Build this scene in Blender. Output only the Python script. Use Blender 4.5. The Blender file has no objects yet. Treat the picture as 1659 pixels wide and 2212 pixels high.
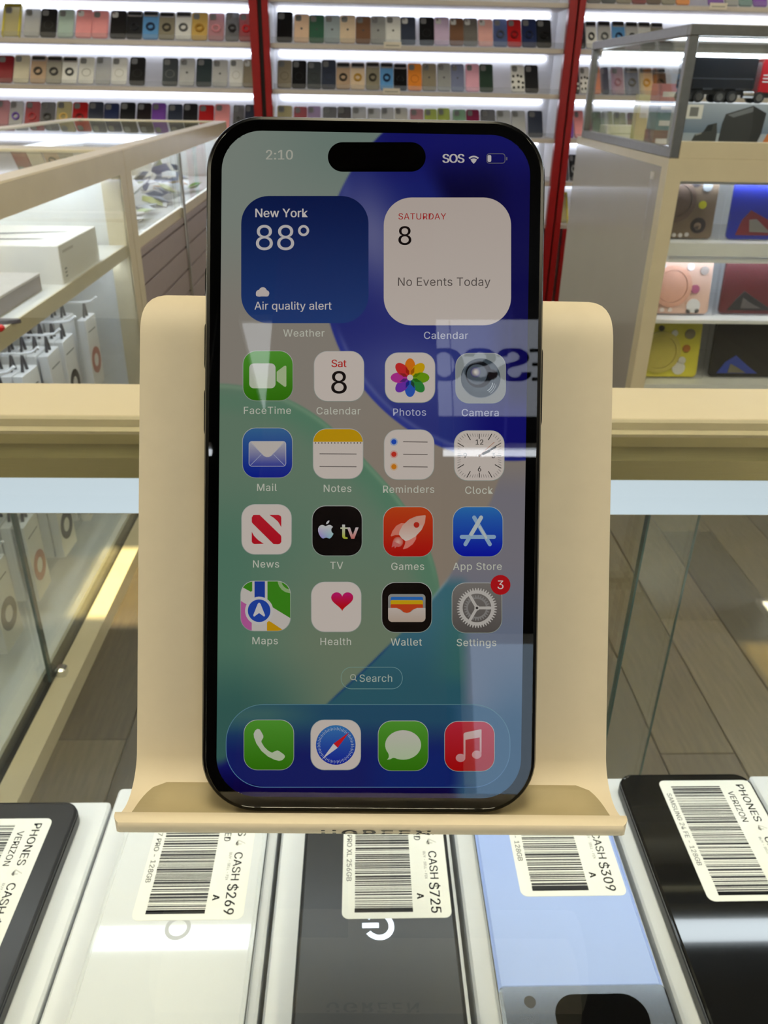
import bpy, math, random, os
import numpy as np
from mathutils import Vector, Matrix
from mathutils.geometry import tessellate_polygon

random.seed(7)
S = bpy.context.scene
COL = S.collection

# ------------------------------------------------------------------ camera
F_PX, YAW, PITCH, ROLL = 1729.48, 0.0350352, 0.4898415, -0.0192117
CAM = Vector((0, 0, 1.165))
fwd = Vector((math.sin(YAW)*math.cos(PITCH), math.cos(YAW)*math.cos(PITCH), -math.sin(PITCH)))
rgt = Vector((math.cos(YAW), -math.sin(YAW), 0))
dwn = fwd.cross(rgt)
r2 = math.cos(ROLL)*rgt + math.sin(ROLL)*dwn
d2 = -math.sin(ROLL)*rgt + math.cos(ROLL)*dwn
cd = bpy.data.cameras.new('camera')
cam = bpy.data.objects.new('camera', cd); COL.objects.link(cam)
M = Matrix((r2, -d2, -fwd)).transposed().to_4x4(); M.translation = CAM
cam.matrix_world = M
cd.sensor_fit = 'VERTICAL'; cd.sensor_height = 36.0; cd.lens = F_PX/2212*36.0
cd.clip_start = 0.01; cd.clip_end = 50
cd.dof.use_dof = True; cd.dof.focus_distance = 0.172; cd.dof.aperture_fstop = 60
S.camera = cam

# ------------------------------------------------------------------ world, sun, exposure
w = bpy.data.worlds.new('world'); S.world = w; w.use_nodes = True
w.node_tree.nodes['Background'].inputs[0].default_value = (0.75, 0.86, 1.0, 1)
w.node_tree.nodes['Background'].inputs[1].default_value = 1.0
S.view_settings.view_transform = 'Standard'; S.view_settings.look = 'None'
S.view_settings.exposure = 0.0; S.view_settings.gamma = 1.0; S.view_settings.use_curve_mapping = False
S.cycles.transparent_max_bounces = 40; S.cycles.max_bounces = 14; S.cycles.glossy_bounces = 6
sd = bpy.data.lights.new('sun', 'SUN'); sd.energy = 14.0; sd.color = (1.0, 0.80, 0.42); sd.angle = 0.009
sun = bpy.data.objects.new('sun', sd); COL.objects.link(sun)
SUN_EL = math.radians(60)            # the sun stands behind the camera and shines through two added roof openings
sun.rotation_euler = Vector((0, math.cos(SUN_EL), -math.sin(SUN_EL))).to_track_quat('-Z', 'Y').to_euler()
sun.location = (0, -3, 6)
PANEL_L = 14.5                        # radiance of the ceiling panels
PANEL_C = (1.0, 0.90, 0.64)
LED_C = (0.86, 0.93, 1.0)

# ------------------------------------------------------------------ materials
def lin(c):
    if isinstance(c, str):
        c = tuple(int(c[i:i+2], 16) for i in (0, 2, 4))
    return tuple(((v/255)/12.92 if v/255 <= .04045 else ((v/255+.055)/1.055)**2.4) for v in c)
MATS = {}
def mat(name, col, rough=.5, metal=0., spec=.5, coat=0., var=.04, scale=40., bump=0., aniso=None):
    if name in MATS: return MATS[name]
    m = bpy.data.materials.new(name); m.use_nodes = True
    nt = m.node_tree; b = nt.nodes['Principled BSDF']
    c = lin(col)
    b.inputs['Roughness'].default_value = rough; b.inputs['Metallic'].default_value = metal
    b.inputs['Specular IOR Level'].default_value = spec; b.inputs['Coat Weight'].default_value = coat
    tc = nt.nodes.new('ShaderNodeTexCoord'); nz = nt.nodes.new('ShaderNodeTexNoise')
    nz.inputs['Scale'].default_value = scale; nz.inputs['Detail'].default_value = 3
    if aniso:
        mp = nt.nodes.new('ShaderNodeMapping'); mp.inputs['Scale'].default_value = aniso
        nt.links.new(tc.outputs['Object'], mp.inputs[0]); nt.links.new(mp.outputs[0], nz.inputs['Vector'])
    else:
        nt.links.new(tc.outputs['Object'], nz.inputs['Vector'])
    rp = nt.nodes.new('ShaderNodeValToRGB')
    rp.color_ramp.elements[0].position = .3; rp.color_ramp.elements[1].position = .7
    rp.color_ramp.elements[0].color = (*[v*(1-var) for v in c], 1)
    rp.color_ramp.elements[1].color = (*[min(1, v*(1+var)) for v in c], 1)
    nt.links.new(nz.outputs['Fac'], rp.inputs[0]); nt.links.new(rp.outputs[0], b.inputs['Base Color'])
    if bump:
        bp = nt.nodes.new('ShaderNodeBump'); bp.inputs['Strength'].default_value = bump; bp.inputs['Distance'].default_value = .001
        nt.links.new(nz.outputs['Fac'], bp.inputs['Height']); nt.links.new(bp.outputs[0], b.inputs['Normal'])
    MATS[name] = m; return m
def glow(name, col, L):
    if name in MATS: return MATS[name]
    m = bpy.data.materials.new(name); m.use_nodes = True; nt = m.node_tree; nt.nodes.clear()
    e = nt.nodes.new('ShaderNodeEmission'); e.inputs[0].default_value = (*col, 1); e.inputs[1].default_value = L
    o = nt.nodes.new('ShaderNodeOutputMaterial'); nt.links.new(e.outputs[0], o.inputs[0]); MATS[name] = m; return m
def glassmat(name, tint=(1, 1, 1), ior=1.45, rough=.0, haze=0., hazecol=(.8, .8, .8)):
    if name in MATS: return MATS[name]
    m = bpy.data.materials.new(name); m.use_nodes = True; nt = m.node_tree; nt.nodes.clear()
    fr = nt.nodes.new('ShaderNodeFresnel'); fr.inputs['IOR'].default_value = ior
    t = nt.nodes.new('ShaderNodeBsdfTransparent'); t.inputs[0].default_value = (*tint, 1)
    g = nt.nodes.new('ShaderNodeBsdfGlossy'); g.inputs['Roughness'].default_value = rough
    mx = nt.nodes.new('ShaderNodeMixShader'); o = nt.nodes.new('ShaderNodeOutputMaterial')
    ge = nt.nodes.new('ShaderNodeNewGeometry'); mr = nt.nodes.new('ShaderNodeMapRange')    # same reflectance from both sides of a thin pane
    mr.inputs['To Min'].default_value = ior; mr.inputs['To Max'].default_value = 1/ior
    nt.links.new(ge.outputs['Backfacing'], mr.inputs['Value']); nt.links.new(mr.outputs['Result'], fr.inputs['IOR'])
    nt.links.new(fr.outputs[0], mx.inputs[0])
    if haze:
        d = nt.nodes.new('ShaderNodeBsdfDiffuse'); d.inputs[0].default_value = (*hazecol, 1)
        m2 = nt.nodes.new('ShaderNodeMixShader'); m2.inputs[0].default_value = haze
        nt.links.new(t.outputs[0], m2.inputs[1]); nt.links.new(d.outputs[0], m2.inputs[2]); nt.links.new(m2.outputs[0], mx.inputs[1])
    else:
        nt.links.new(t.outputs[0], mx.inputs[1])
    nt.links.new(g.outputs[0], mx.inputs[2]); nt.links.new(mx.outputs[0], o.inputs[0]); MATS[name] = m; return m
def colmat(name, emit):
    """surface coloured by the mesh's own colour attribute (screen pictures and print)"""
    if name in MATS: return MATS[name]
    m = bpy.data.materials.new(name); m.use_nodes = True; nt = m.node_tree
    a = nt.nodes.new('ShaderNodeVertexColor'); a.layer_name = 'Col'
    if emit:
        nt.nodes.clear(); a = nt.nodes.new('ShaderNodeVertexColor'); a.layer_name = 'Col'
        e = nt.nodes.new('ShaderNodeEmission'); e.inputs[1].default_value = emit
        o = nt.nodes.new('ShaderNodeOutputMaterial'); nt.links.new(a.outputs[0], e.inputs[0]); nt.links.new(e.outputs[0], o.inputs[0])
        m.cycles.emission_sampling = 'NONE'
    else:
        nt.links.new(a.outputs[0], nt.nodes['Principled BSDF'].inputs['Base Color']); nt.nodes['Principled BSDF'].inputs['Roughness'].default_value = .45
    MATS[name] = m; return m

WHITE = mat('white laminate', 'e6e8ea', .45, var=.02)
CREAM = mat('cream rail', 'd2c7ab', .32, spec=.5, var=.03, scale=12)
STANDM = mat('matte stand plastic', 'd8cbb2', .55, var=.015, scale=200)
PADM = mat('silicone pad', 'a99b78', .65, var=.02)
BLACK = mat('black plastic', '0d0d0e', .35, var=.1)
CHROME = mat('chrome', 'd8d8da', .12, 1.0, var=.02)
ALU = mat('grey aluminium', '8d8b86', .38, 1.0, var=.06, scale=60)
GOLD = mat('brushed champagne metal', 'a2976c', .34, .75, var=.10, scale=60, aniso=(.6, 60, 60))
RED = mat('red painted steel', '940b0d', .35, var=.06)
DARKGAP = mat('dark gap', '1a1312', .7)
GLASS = glassmat('clear glass', (.985, .995, .985))
GLASSG = glassmat('green tinted glass', (.975, .988, .965))
GEDGE = mat('glass edge', '3d5048', .15, var=.05)
LED_IN = glow('counter light diffuser', (.84, .93, 1.0), 14.0)
LED_SH = glow('shelf light strip', (.82, .87, 1.0), 9.0)
LED_CT = glow('showcase light strip', (.80, .89, 1.0), 16.0)

# ------------------------------------------------------------------ mesh helpers
class MB:
    def __init__(s): s.v = []; s.f = []; s.m = []
    def add(s, vs, fs, mi=0):
        o = len(s.v); s.v += [tuple(v) for v in vs]; s.f += [tuple(i+o for i in f) for f in fs]; s.m += [mi]*len(fs); return s
    def box(s, x0, x1, y0, y1, z0, z1, mi=0):
        return s.add([(x0,y0,z0),(x1,y0,z0),(x1,y1,z0),(x0,y1,z0),(x0,y0,z1),(x1,y0,z1),(x1,y1,z1),(x0,y1,z1)],
                     [(0,3,2,1),(4,5,6,7),(0,1,5,4),(1,2,6,5),(2,3,7,6),(3,0,4,7)], mi)
    def cham(s, x0, x1, y0, y1, z0, z1, c, mi=0):
        return s.slab(rrect(x0, x1, y0, y1, c, 1), z0, z1, c, mi)
    def slab(s, outline, z0, z1, ch=0., mi=0, plane='xy'):
        """extruded outline (counter-clockwise) with chamfered rims; plane picks the outline's axes"""
        n = len(outline); P = [Vector((a, b)) for a, b in outline]
        N = []
        for i in range(n):
            a = P[i]-P[i-1]; b = P[(i+1) % n]-P[i]
            t = (a.normalized() if a.length > 0 else a)+(b.normalized() if b.length > 0 else b)
            if t.length == 0: t = a
            t.normalize(); N.append(Vector((t.y, -t.x)))
        rings = [(z0, ch), (z0+ch, 0), (z1-ch, 0), (z1, ch)] if ch else [(z0, 0), (z1, 0)]
        vs = []
        for z, ins in rings:
            for p, nn in zip(P, N):
                q = p-nn*ins
                vs.append({'xy': (q.x, q.y, z), 'xz': (q.x, -z, q.y), 'yz': (z, q.x, q.y)}[plane])
        fs = [tuple(reversed(range(n)))]
        for r in range(len(rings)-1):
            for i in range(n):
                j = (i+1) % n; fs.append((r*n+i, r*n+j, (r+1)*n+j, (r+1)*n+i))
        fs.append(tuple(range((len(rings)-1)*n, len(rings)*n)))
        return s.add(vs, fs, mi)
    def tube(s, pts, r, n=10, mi=0, cap=True):
        pts = [Vector(p) for p in pts]; vs = []; fs = []; up = None
        for i, p in enumerate(pts):
            t = (pts[min(i+1, len(pts)-1)]-pts[max(i-1, 0)]).normalized()
            if up is None: up = Vector((0, 0, 1)) if abs(t.z) < .9 else Vector((1, 0, 0))
            a = t.cross(up).normalized(); b = a.cross(t).normalized(); up = b
            rr = r[i] if isinstance(r, (list, tuple)) else r
            for k in range(n):
                an = 2*math.pi*k/n; vs.append(p+(a*math.cos(an)+b*math.sin(an))*rr)
        for i in range(len(pts)-1):
            for k in range(n):
                q = (k+1) % n; fs.append((i*n+k, i*n+q, (i+1)*n+q, (i+1)*n+k))
        if cap: fs.append(tuple(reversed(range(n)))); fs.append(tuple(range((len(pts)-1)*n, len(pts)*n)))
        return s.add(vs, fs, mi)
    def ring(s, c, ax, r0, r1, h, n=24, mi=0):
        """flat annulus standing h along ax"""
        ax = Vector(ax).normalized(); u = ax.orthogonal().normalized(); v = ax.cross(u); c = Vector(c); vs = []; fs = []
        for k in range(n):
            a = 2*math.pi*k/n; d = u*math.cos(a)+v*math.sin(a)
            vs += [c+d*r0, c+d*r1, c+d*r1+ax*h, c+d*r0+ax*h]
        for k in range(n):
            j = (k+1) % n
            for e in range(4):
                g = (e+1) % 4; fs.append((k*4+e, j*4+e, j*4+g, k*4+g))
        return s.add(vs, fs, mi)
    def disc(s, c, ax, r, h, n=20, mi=0):
        ax = Vector(ax).normalized(); u = ax.orthogonal().normalized(); v = ax.cross(u); c = Vector(c); vs = []
        for z in (0, h):
            for k in range(n):
                a = 2*math.pi*k/n; vs.append(c+ax*z+(u*math.cos(a)+v*math.sin(a))*r)
        fs = [tuple(reversed(range(n))), tuple(range(n, 2*n))]+[(k, (k+1) % n, n+(k+1) % n, n+k) for k in range(n)]
        return s.add(vs, fs, mi)
    def poly2(s, loops, z, mi=0, f=None):
        """flat filled polygon (list of points) at height z, f maps (x,y,z)->3d"""
        pts = [Vector((p[0], p[1], 0)) for p in loops]; tr = tessellate_polygon([pts])
        f = f or (lambda x, y, z: (x, y, z))
        return s.add([f(p.x, p.y, z) for p in pts], [tuple(t) for t in tr], mi)
    def build(s, name, mats, parent=None, loc=(0, 0, 0), smooth=False, rot=None):
        me = bpy.data.meshes.new(name); me.from_pydata(s.v, [], s.f)
        for m in (mats if isinstance(mats, (list, tuple)) else [mats]): me.materials.append(m)
        if any(s.m): me.polygons.foreach_set('material_index', s.m)
        me.validate()
        if smooth:
            me.polygons.foreach_set('use_smooth', [True]*len(me.polygons))
            try: me.set_sharp_from_angle(angle=math.radians(40))
            except Exception: pass
        me.update(); return link(name, me, parent, loc, rot)
def link(name, me, parent=None, loc=(0, 0, 0), rot=None):
    o = bpy.data.objects.new(name, me); COL.objects.link(o); o.parent = parent; o.location = loc
    if rot: o.rotation_euler = rot
    return o
def rrect(x0, x1, y0, y1, r, n=6):
    out = []
    for cx, cy, a in ((x1-r, y0+r, -90), (x1-r, y1-r, 0), (x0+r, y1-r, 90), (x0+r, y0+r, 180)):
        for k in range(n+1):
            t = math.radians(a+90*k/n); out.append((cx+r*math.cos(t), cy+r*math.sin(t)))
    return out
def tag(o, label, cat, group=None, kind=None):
    o['label'] = label; o['category'] = cat
    if group: o['group'] = group
    if kind: o['kind'] = kind
    return o
def thing(name, label, cat, loc=(0, 0, 0), rot=None, group=None):
    o = bpy.data.objects.new(name, None); COL.objects.link(o); o.location = loc; o.empty_display_size = .05
    if rot: o.rotation_euler = rot
    return tag(o, label, cat, group)
def struct(o): o['kind'] = 'structure'; return o
def copy_tree(o, parent=None):
    c = o.copy(); COL.objects.link(c); c.parent = parent
    for ch in o.children: copy_tree(ch, c)
    return c

# text -> 2D triangles
_fp = os.path.join(bpy.utils.system_resource('DATAFILES') or '', 'fonts', 'Inter.woff2')
try: INTER = bpy.data.fonts.load(_fp)
except Exception: INTER = bpy.data.fonts.load('<builtin>')
_tc = {}
def text_tris(body, bold=0., space=1.0):
    """vertices and faces of a line of text with cap height 1, starting at x=0 on the baseline"""
    key = (body, bold, space)
    if key in _tc: return _tc[key]
    c = bpy.data.curves.new('t', 'FONT'); c.font = INTER; c.body = body; c.resolution_u = 3; c.space_character = space; c.offset = 0
    c.fill_mode = 'FRONT' if 'FRONT' in c.bl_rna.properties['fill_mode'].enum_items else 'BOTH'
    o = bpy.data.objects.new('t', c); COL.objects.link(o)
    me = bpy.data.meshes.new_from_object(o.evaluated_get(bpy.context.evaluated_depsgraph_get()))
    vs = [(v.co.x, v.co.y) for v in me.vertices]; fs = [tuple(p.vertices) for p in me.polygons]
    bpy.data.objects.remove(o); bpy.data.curves.remove(c); bpy.data.meshes.remove(me)
    _tc[key] = (vs, fs); return vs, fs
CAPH = 1.0
_h = text_tris('H')[0]; CAPH = max(v[1] for v in _h)-min(v[1] for v in _h)
def text_mb(mb, body, x, y, cap, f, align='l', bold=0., mi=0, space=1.0, sx=1.0):
    """f maps 2D text coordinates to 3D"""
    vs, fs = text_tris(body, bold, space); k = cap/CAPH
    x0 = min(v[0] for v in vs); x1 = max(v[0] for v in vs); off = {'l': x0, 'c': (x0+x1)/2, 'r': x1}[align]
    for e in ((0,) if bold <= 0 else (-.5, .5) if bold < .015 else (-.5, 0, .5)):     # heavier strokes: the same letters side by side
        mb.add([f(x+(v[0]-off+e*bold*2.2)*k*sx, y+v[1]*k) for v in vs], fs, mi)
    return (x1-x0)*k*sx

# flat pictures with a colour at every vertex
class Picture:
    def __init__(s, f): s.v = []; s.fc = []; s.c = []; s.f = f; s.layer = 0
    def up(s, n=1): s.layer += n; return s
    def add(s, pts, faces, col):
        o = len(s.v)
        for p in pts:
            s.v.append(s.f(p[0], p[1], s.layer)); c = col(p[0], p[1]) if callable(col) else col; s.c.append((*lin(c), 1.0))
        s.fc += [tuple(i+o for i in f) for f in faces]
    def poly(s, pts, col):
        tr = tessellate_polygon([[Vector((p[0], p[1], 0)) for p in pts]]); s.add(pts, [tuple(t) for t in tr], col); s.up()
    def rrect(s, cx, cy, w, h, r, col, n=8): s.poly(rrect(cx-w/2, cx+w/2, cy-h/2, cy+h/2, r, n), col)
    def frame(s, cx, cy, w, h, r, t, col, n=10):
        a = rrect(cx-w/2, cx+w/2, cy-h/2, cy+h/2, r, n); b = rrect(cx-w/2+t, cx+w/2-t, cy-h/2+t, cy+h/2-t, max(.1, r-t), n); k = len(a)
        s.add(a+b, [(i, (i+1) % k, k+(i+1) % k, k+i) for i in range(k)], col); s.up()
    def circle(s, cx, cy, r, col, n=32, ry=None):
        s.poly([(cx+r*math.cos(2*math.pi*i/n), cy+(ry or r)*math.sin(2*math.pi*i/n)) for i in range(n)], col)
    def radial(s, cx, cy, r, c0, c1, n=24):
        pts = [(cx, cy)]+[(cx+r*math.cos(2*math.pi*i/n), cy+r*math.sin(2*math.pi*i/n)) for i in range(n)]
        s.add(pts, [(0, 1+i, 1+(i+1) % n) for i in range(n)], lambda x, y: c0 if (x, y) == (cx, cy) else c1); s.up()
    def arc(s, cx, cy, r, t, a0, a1, col, n=24):
        pts = []; 
        for i in range(n+1):
            a = math.radians(a0+(a1-a0)*i/n); pts += [(cx+(r-t/2)*math.cos(a), cy+(r-t/2)*math.sin(a)), (cx+(r+t/2)*math.cos(a), cy+(r+t/2)*math.sin(a))]
        s.add(pts, [(2*i, 2*i+1, 2*i+3, 2*i+2) for i in range(n)], col); s.up()
    def line(s, x0, y0, x1, y1, t, col, round_=False):
        d = Vector((x1-x0, y1-y0)); d.normalize(); nx, ny = -d.y*t/2, d.x*t/2
        pts = [(x0+nx, y0+ny), (x0-nx, y0-ny)]
        if round_:
            a0 = math.atan2(-ny, -nx)
            pts = [(x0+math.cos(a0-math.pi+k*math.pi/8)*t/2, y0+math.sin(a0-math.pi+k*math.pi/8)*t/2) for k in range(9)]
            pts += [(x1+math.cos(a0+k*math.pi/8)*t/2, y1+math.sin(a0+k*math.pi/8)*t/2) for k in range(9)]
        else: pts += [(x1-nx, y1-ny), (x1+nx, y1+ny)]
        s.poly(pts, col)
    def text(s, body, x, y, cap, col, align='c', bold=0., space=1.0):
        vs, fs = text_tris(body, bold, space); k = cap/CAPH
        x0 = min(v[0] for v in vs); x1 = max(v[0] for v in vs); off = {'l': x0, 'c': (x0+x1)/2, 'r': x1}[align]
        for e in ((0,) if bold <= 0 else (-.5, .5) if bold < .015 else (-.5, 0, .5)): s.add([(x+(v[0]-off+e*bold*2.2)*k, y-v[1]*k) for v in vs], fs, col)
        s.up()
    def build(s, name, material, parent=None, loc=(0, 0, 0)):
        me = bpy.data.meshes.new(name); me.from_pydata(s.v, [], s.fc)
        at = me.color_attributes.new('Col', 'FLOAT_COLOR', 'POINT'); at.data.foreach_set('color', np.array(s.c, dtype=np.float32).ravel())
        me.materials.append(material); me.update(); return link(name, me, parent, loc)
def mixc(a, b, t): t = max(0, min(1, t)); return tuple(a[i]*(1-t)+b[i]*t for i in range(3))
def vgrad(y0, c0, y1, c1): return lambda x, y: mixc(c0, c1, (y-y0)/(y1-y0))

# ================================================================== THE ROOM
ZC = 3.25
X0, X1, Y0, Y1 = -3.2, 3.2, -4.0, 4.75
fl = struct(MB().box(X0, X1, Y0, Y1, -.05, -.004).build('floor', mat('floor screed', '5d5448', .6)))
PL = []
for i, c in enumerate(('5c5140', '645944', '4f4633', '6e634f')):
    PL.append(mat('floor plank %d' % i, c, .30, spec=.5, var=.20, scale=9, aniso=(14, 1.2, 4)))
PW, PLEN = .152, 1.22
pm = []
for i in range(4):
    me = MB().cham(-PW/2+.0012, PW/2-.0012, -PLEN/2+.001, PLEN/2-.001, -.008, 0, .0012).build('plank', PL[i]); pm.append(me.data); bpy.data.objects.remove(me)
k = 0
for ix in range(int((X1-X0)/PW)):
    for iy in range(3):
        cx = X0+PW*(ix+.5); off = (ix*.37) % 1.0*PLEN
        cy = .55+off+PLEN*iy-.3
        if cx < -.75 or cx > 2.0 or cy > 3.6: continue
        link('plank', pm[random.randrange(4)], fl, (cx, cy, 0)); k += 1
PAINT = mat('wall paint', '8f8b86', .7, var=.02, scale=6)
REARP = mat('rear wall paint', '2b2927', .7, var=.05, scale=6)
struct(MB().box(X0, X1, Y1, Y1+.1, -.05, ZC).build('wall_back', PAINT))
struct(MB().box(X0-.1, X0, Y0, Y1, -.05, ZC).build('wall_left', PAINT))
struct(MB().box(X1, X1+.1, Y0, Y1, -.05, ZC).build('wall_right', PAINT))
struct(MB().box(X0, X1, Y0-.1, Y0, -.05, ZC).build('wall_front', REARP))
# ceiling with two added openings that shape the sun patches on the aisle floor
sh = ZC/math.tan(SUN_EL)
H1 = (-.70, -.30, 1.585-sh, 1.925-sh); H2 = (.915, 1.35, 1.15-sh, 1.53-sh)
xs = sorted({X0-.1, X1+.1, H1[0], H1[1], H2[0], H2[1]}); ys = sorted({Y0-.1, Y1+.1, H1[2], H1[3], H2[2], H2[3]})
mb = MB()
for a, b in zip(xs, xs[1:]):
    for c_, d_ in zip(ys, ys[1:]):
        mx, my = (a+b)/2, (c_+d_)/2
        if any(h[0] < mx < h[1] and h[2] < my < h[3] for h in (H1, H2)): continue
        mb.box(a, b, c_, d_, ZC, ZC+.02)
struct(mb.build('ceiling', mat('dark ceiling tiles', '4c4945', .8, var=.03)))
for i, h in enumerate((H1, H2)):
    wf = MB()
    for q in ((h[0]-.03, h[0], h[2]-.03, h[3]+.03), (h[1], h[1]+.03, h[2]-.03, h[3]+.03), (h[0], h[1], h[2]-.03, h[2]), (h[0], h[1], h[3], h[3]+.03)):
        wf.box(*q, ZC-.015, ZC)
    wo = struct(wf.build('window_%d' % (i+1), WHITE))  # frame round an opening added to let a sun patch through
    MB().box(h[0], h[1], h[2], h[3], ZC+.006, ZC+.010).build('pane', GLASS, wo)

# ceiling panels
PANEL = glow('ceiling panel diffuser', PANEL_C, PANEL_L)
proto = None
PLACE = ('over the near left counter', 'to the right above the aisle', 'over the far left counter', 'over the right counter', 'behind the camera on the left', 'behind the camera on the right', 'straight above the phone stand')
for i, (x, y) in enumerate(((-2.3, .9), (2.3, .9), (-2.45, 2.9), (2.45, 2.9), (-2.4, -1.4), (2.4, -1.4), (0, 0.12))):
    if proto is None:
        t = proto = thing('ceiling_light', 'flat warm white ceiling light panel ' + PLACE[i], 'light', (x, y, ZC), group='ceiling light panels')
        f = MB()
        for q in ((-.32, -.30, -.62, .62), (.30, .32, -.62, .62), (-.30, .30, -.62, -.60), (-.30, .30, .60, .62)): f.box(*q, -.02, 0)
        f.build('frame', WHITE, t); MB().box(-.30, .30, -.60, .60, -.012, -.002).build('diffuser', PANEL, t)
    else:
        t = copy_tree(proto); t.location = (x, y, ZC); t['label'] = 'flat warm white ceiling light panel ' + PLACE[i]

# behind the camera (seen only as reflections in the phone's glass)
sg = thing('hanging_sign', 'long white accessories sign with dark letters hanging from the ceiling', 'sign', (.39, -2.2, 2.64))
MB().box(-.62, .62, -.02, .02, 0, .42).build('board', glow('backlit sign face', (.80, .85, .95), 2.2), sg)
sl = MB(); text_mb(sl, 'ACCESSORIES', 0, .13, .15, lambda x, y: (-x, .0212, y), 'c', bold=.03, space=.96)
sl.build('lettering', mat('dark sign letters', '15151c', .6), sg)
for q in (-.5, .5): MB().tube([(q, 0, .42), (q, 0, ZC-2.64)], .006, 8).build('rod', ALU, sg)
pl = MB().cham(-.25, .25, -.12, .12, 0, ZC, .01).build('blocker', mat('dark red column', '3a1210', .6)); pl.location = (-.10, -1.75, 0)  # added, unseen: cuts off part of the sign in the screen's reflection
tag(pl, 'added dark red square column standing behind the camera position', 'blocker')
for x, a, b in ((.40, .22, .62), (-.78, -.16, .16)):
    t = thing('tube_light', 'slim white tube light hanging left of the column' if x < 0 else 'slim white tube light hanging below the accessories sign', 'light', (x, -2.15, 2.44), group='hanging tube lights')
    l0 = -.2 if x > 0 else -.16; l1 = .24 if x > 0 else .16
    MB().box(l0, l1, -.02, .02, .012, .03).build('housing', WHITE, t); MB().tube([(l0, 0, 0), (l1, 0, 0)], .011, 12).build('tube', glow('tube light', (.9, .95, 1), 9), t)
    for q in (l0+.04, l1-.04): MB().tube([(q, 0, .03), (q, 0, ZC-2.44)], .002, 6).build('wire', ALU, t)
t = thing('strip_light', 'narrow white strip light fixed to the ceiling behind the camera', 'light', (-.53, -2.72, ZC))
MB().box(-.10, .10, -.34, .34, -.03, 0).build('housing', WHITE, t); MB().box(-.085, .085, -.32, .32, -.038, -.03).build('diffuser', glow('strip light', (.9, .95, 1), 3.0), t)
sw = struct(MB().box(.40, 2.2, Y0-.001, Y0+.03, .3, 2.35).build('window_3', WHITE)); 
MB().box(.46, 2.14, Y0+.03, Y0+.034, .36, 2.29).build('pane', glow('daylit window', (.62, .80, 1.0), 1.7), sw)

# ================================================================== NEAR COUNTER
ct = thing('display_counter', 'glass topped display counter in front with cream rail and phones inside', 'counter', (0, 0, 0))
CX = .95
MB().box(-CX, CX, -.42, .4215, .994, 1.0).build('glass_top', GLASS, ct)
r = MB().slab([(.4215, .940), (.477, .940), (.477, .9985), (.4755, 1.0), (.4235, 1.0), (.4215, .998)], -CX, CX, 0, plane='yz'); r.build('rail', CREAM, ct)
MB().box(-CX, CX, .4145, .4213, .9905, .9938).build('rail_lip', CREAM, ct)
MB().box(-CX, CX, .4000, .4135, .984, .9925).build('upper_channel', GOLD, ct)
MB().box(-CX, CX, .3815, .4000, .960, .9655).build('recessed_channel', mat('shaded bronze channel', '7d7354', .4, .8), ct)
hs = MB().box(-CX, CX, .3585, .3815, .980, .9925).build('light_housing', GOLD, ct)
MB().slab([(.3485, .9780), (.3500, .9780), (.3500, .9800), (.3585, .9800), (.3585, .9922), (.3565, .9922), (.3565, .9818), (.3485, .9818)], -CX, CX, 0, plane='yz').build('light_cover', glow('glowing white cover', (.72, .84, .92), 1.0), hs)  # white plastic cover; its lit look is put in as glow
MB().box(-CX, CX, .3505, .3680, .9786, .9798).build('light_strip', LED_IN, hs)
for (x0, x1, y) in ((-CX, .2185, .447), (.1815, CX, .436)):
    g = MB().box(x0, x1, y, y+.005, .602, .9395).build('front_pane', GLASSG, ct)
    e = x1 if x0 < -.5 else x0
    MB().box(e-.0006, e+.0006, y-.0004, y+(.0010 if x0 < -.5 else .0054), .602, .9395).build('pane_edge', GEDGE, g)
MB().box(-CX, CX, -.40, .3505, .752, .764).build('shelf', WHITE, ct); MB().box(-CX, CX, .3445, .3505, .600, .752).build('shelf_apron', WHITE, ct)
cb = MB().box(-CX, CX, -.42, .455, .09, .600).build('cabinet', WHITE, ct)
MB().box(-CX, CX, -.38, .43, 0, .09).build('plinth', mat('dark plinth', '38342e', .6), ct)
for x in (-CX-.028, CX+.028):
    MB().box(x-.028, x+.028, .4215, .477, 0, 1.0).build('post', CREAM, ct); MB().box(x-.028, x+.028, -.44, -.40, 0, 1.0).build('post', CREAM, ct)
for x in (-CX, CX): MB().box(x-.003, x+.003, -.40, .4215, .752, .994).build('side_pane', GLASS, ct)

# ------------------------------------------------------------------ boxes under the phones
BOXM = mat('white box card', 'dfe1e4', .42, var=.01, scale=120)
bx = [(-.2365, -.1425, .333, 'under the charcoal phone at the left edge'), (-.1405, -.0450, .343, 'under the white phone'),
      (-.0425, .0505, .346, 'under the black phone priced 725'), (.0535, .1425, .346, 'under the light blue phone'),
      (.1455, .2345, .348, 'under the black phone on the right'), (.2375, .3260, .349, 'at the right edge holding no phone')]
for x0, x1, yb, lb in bx:
    t = thing('phone_box', 'white cardboard phone box ' + lb, 'box', ((x0+x1)/2, yb-.0875, .764), group='white boxes in the counter')
    hw = (x1-x0)/2
    MB().slab(rrect(-hw+.0006, hw-.0006, -.0869, .0869, .002, 3), 0, .010, .0004).build('base', BOXM, t)
    MB().slab(rrect(-hw, hw, -.0875, .0875, .0025, 3), .0104, .0338, .0012).build('lid', BOXM, t, smooth=False)
ZB = .764+.0338

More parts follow.
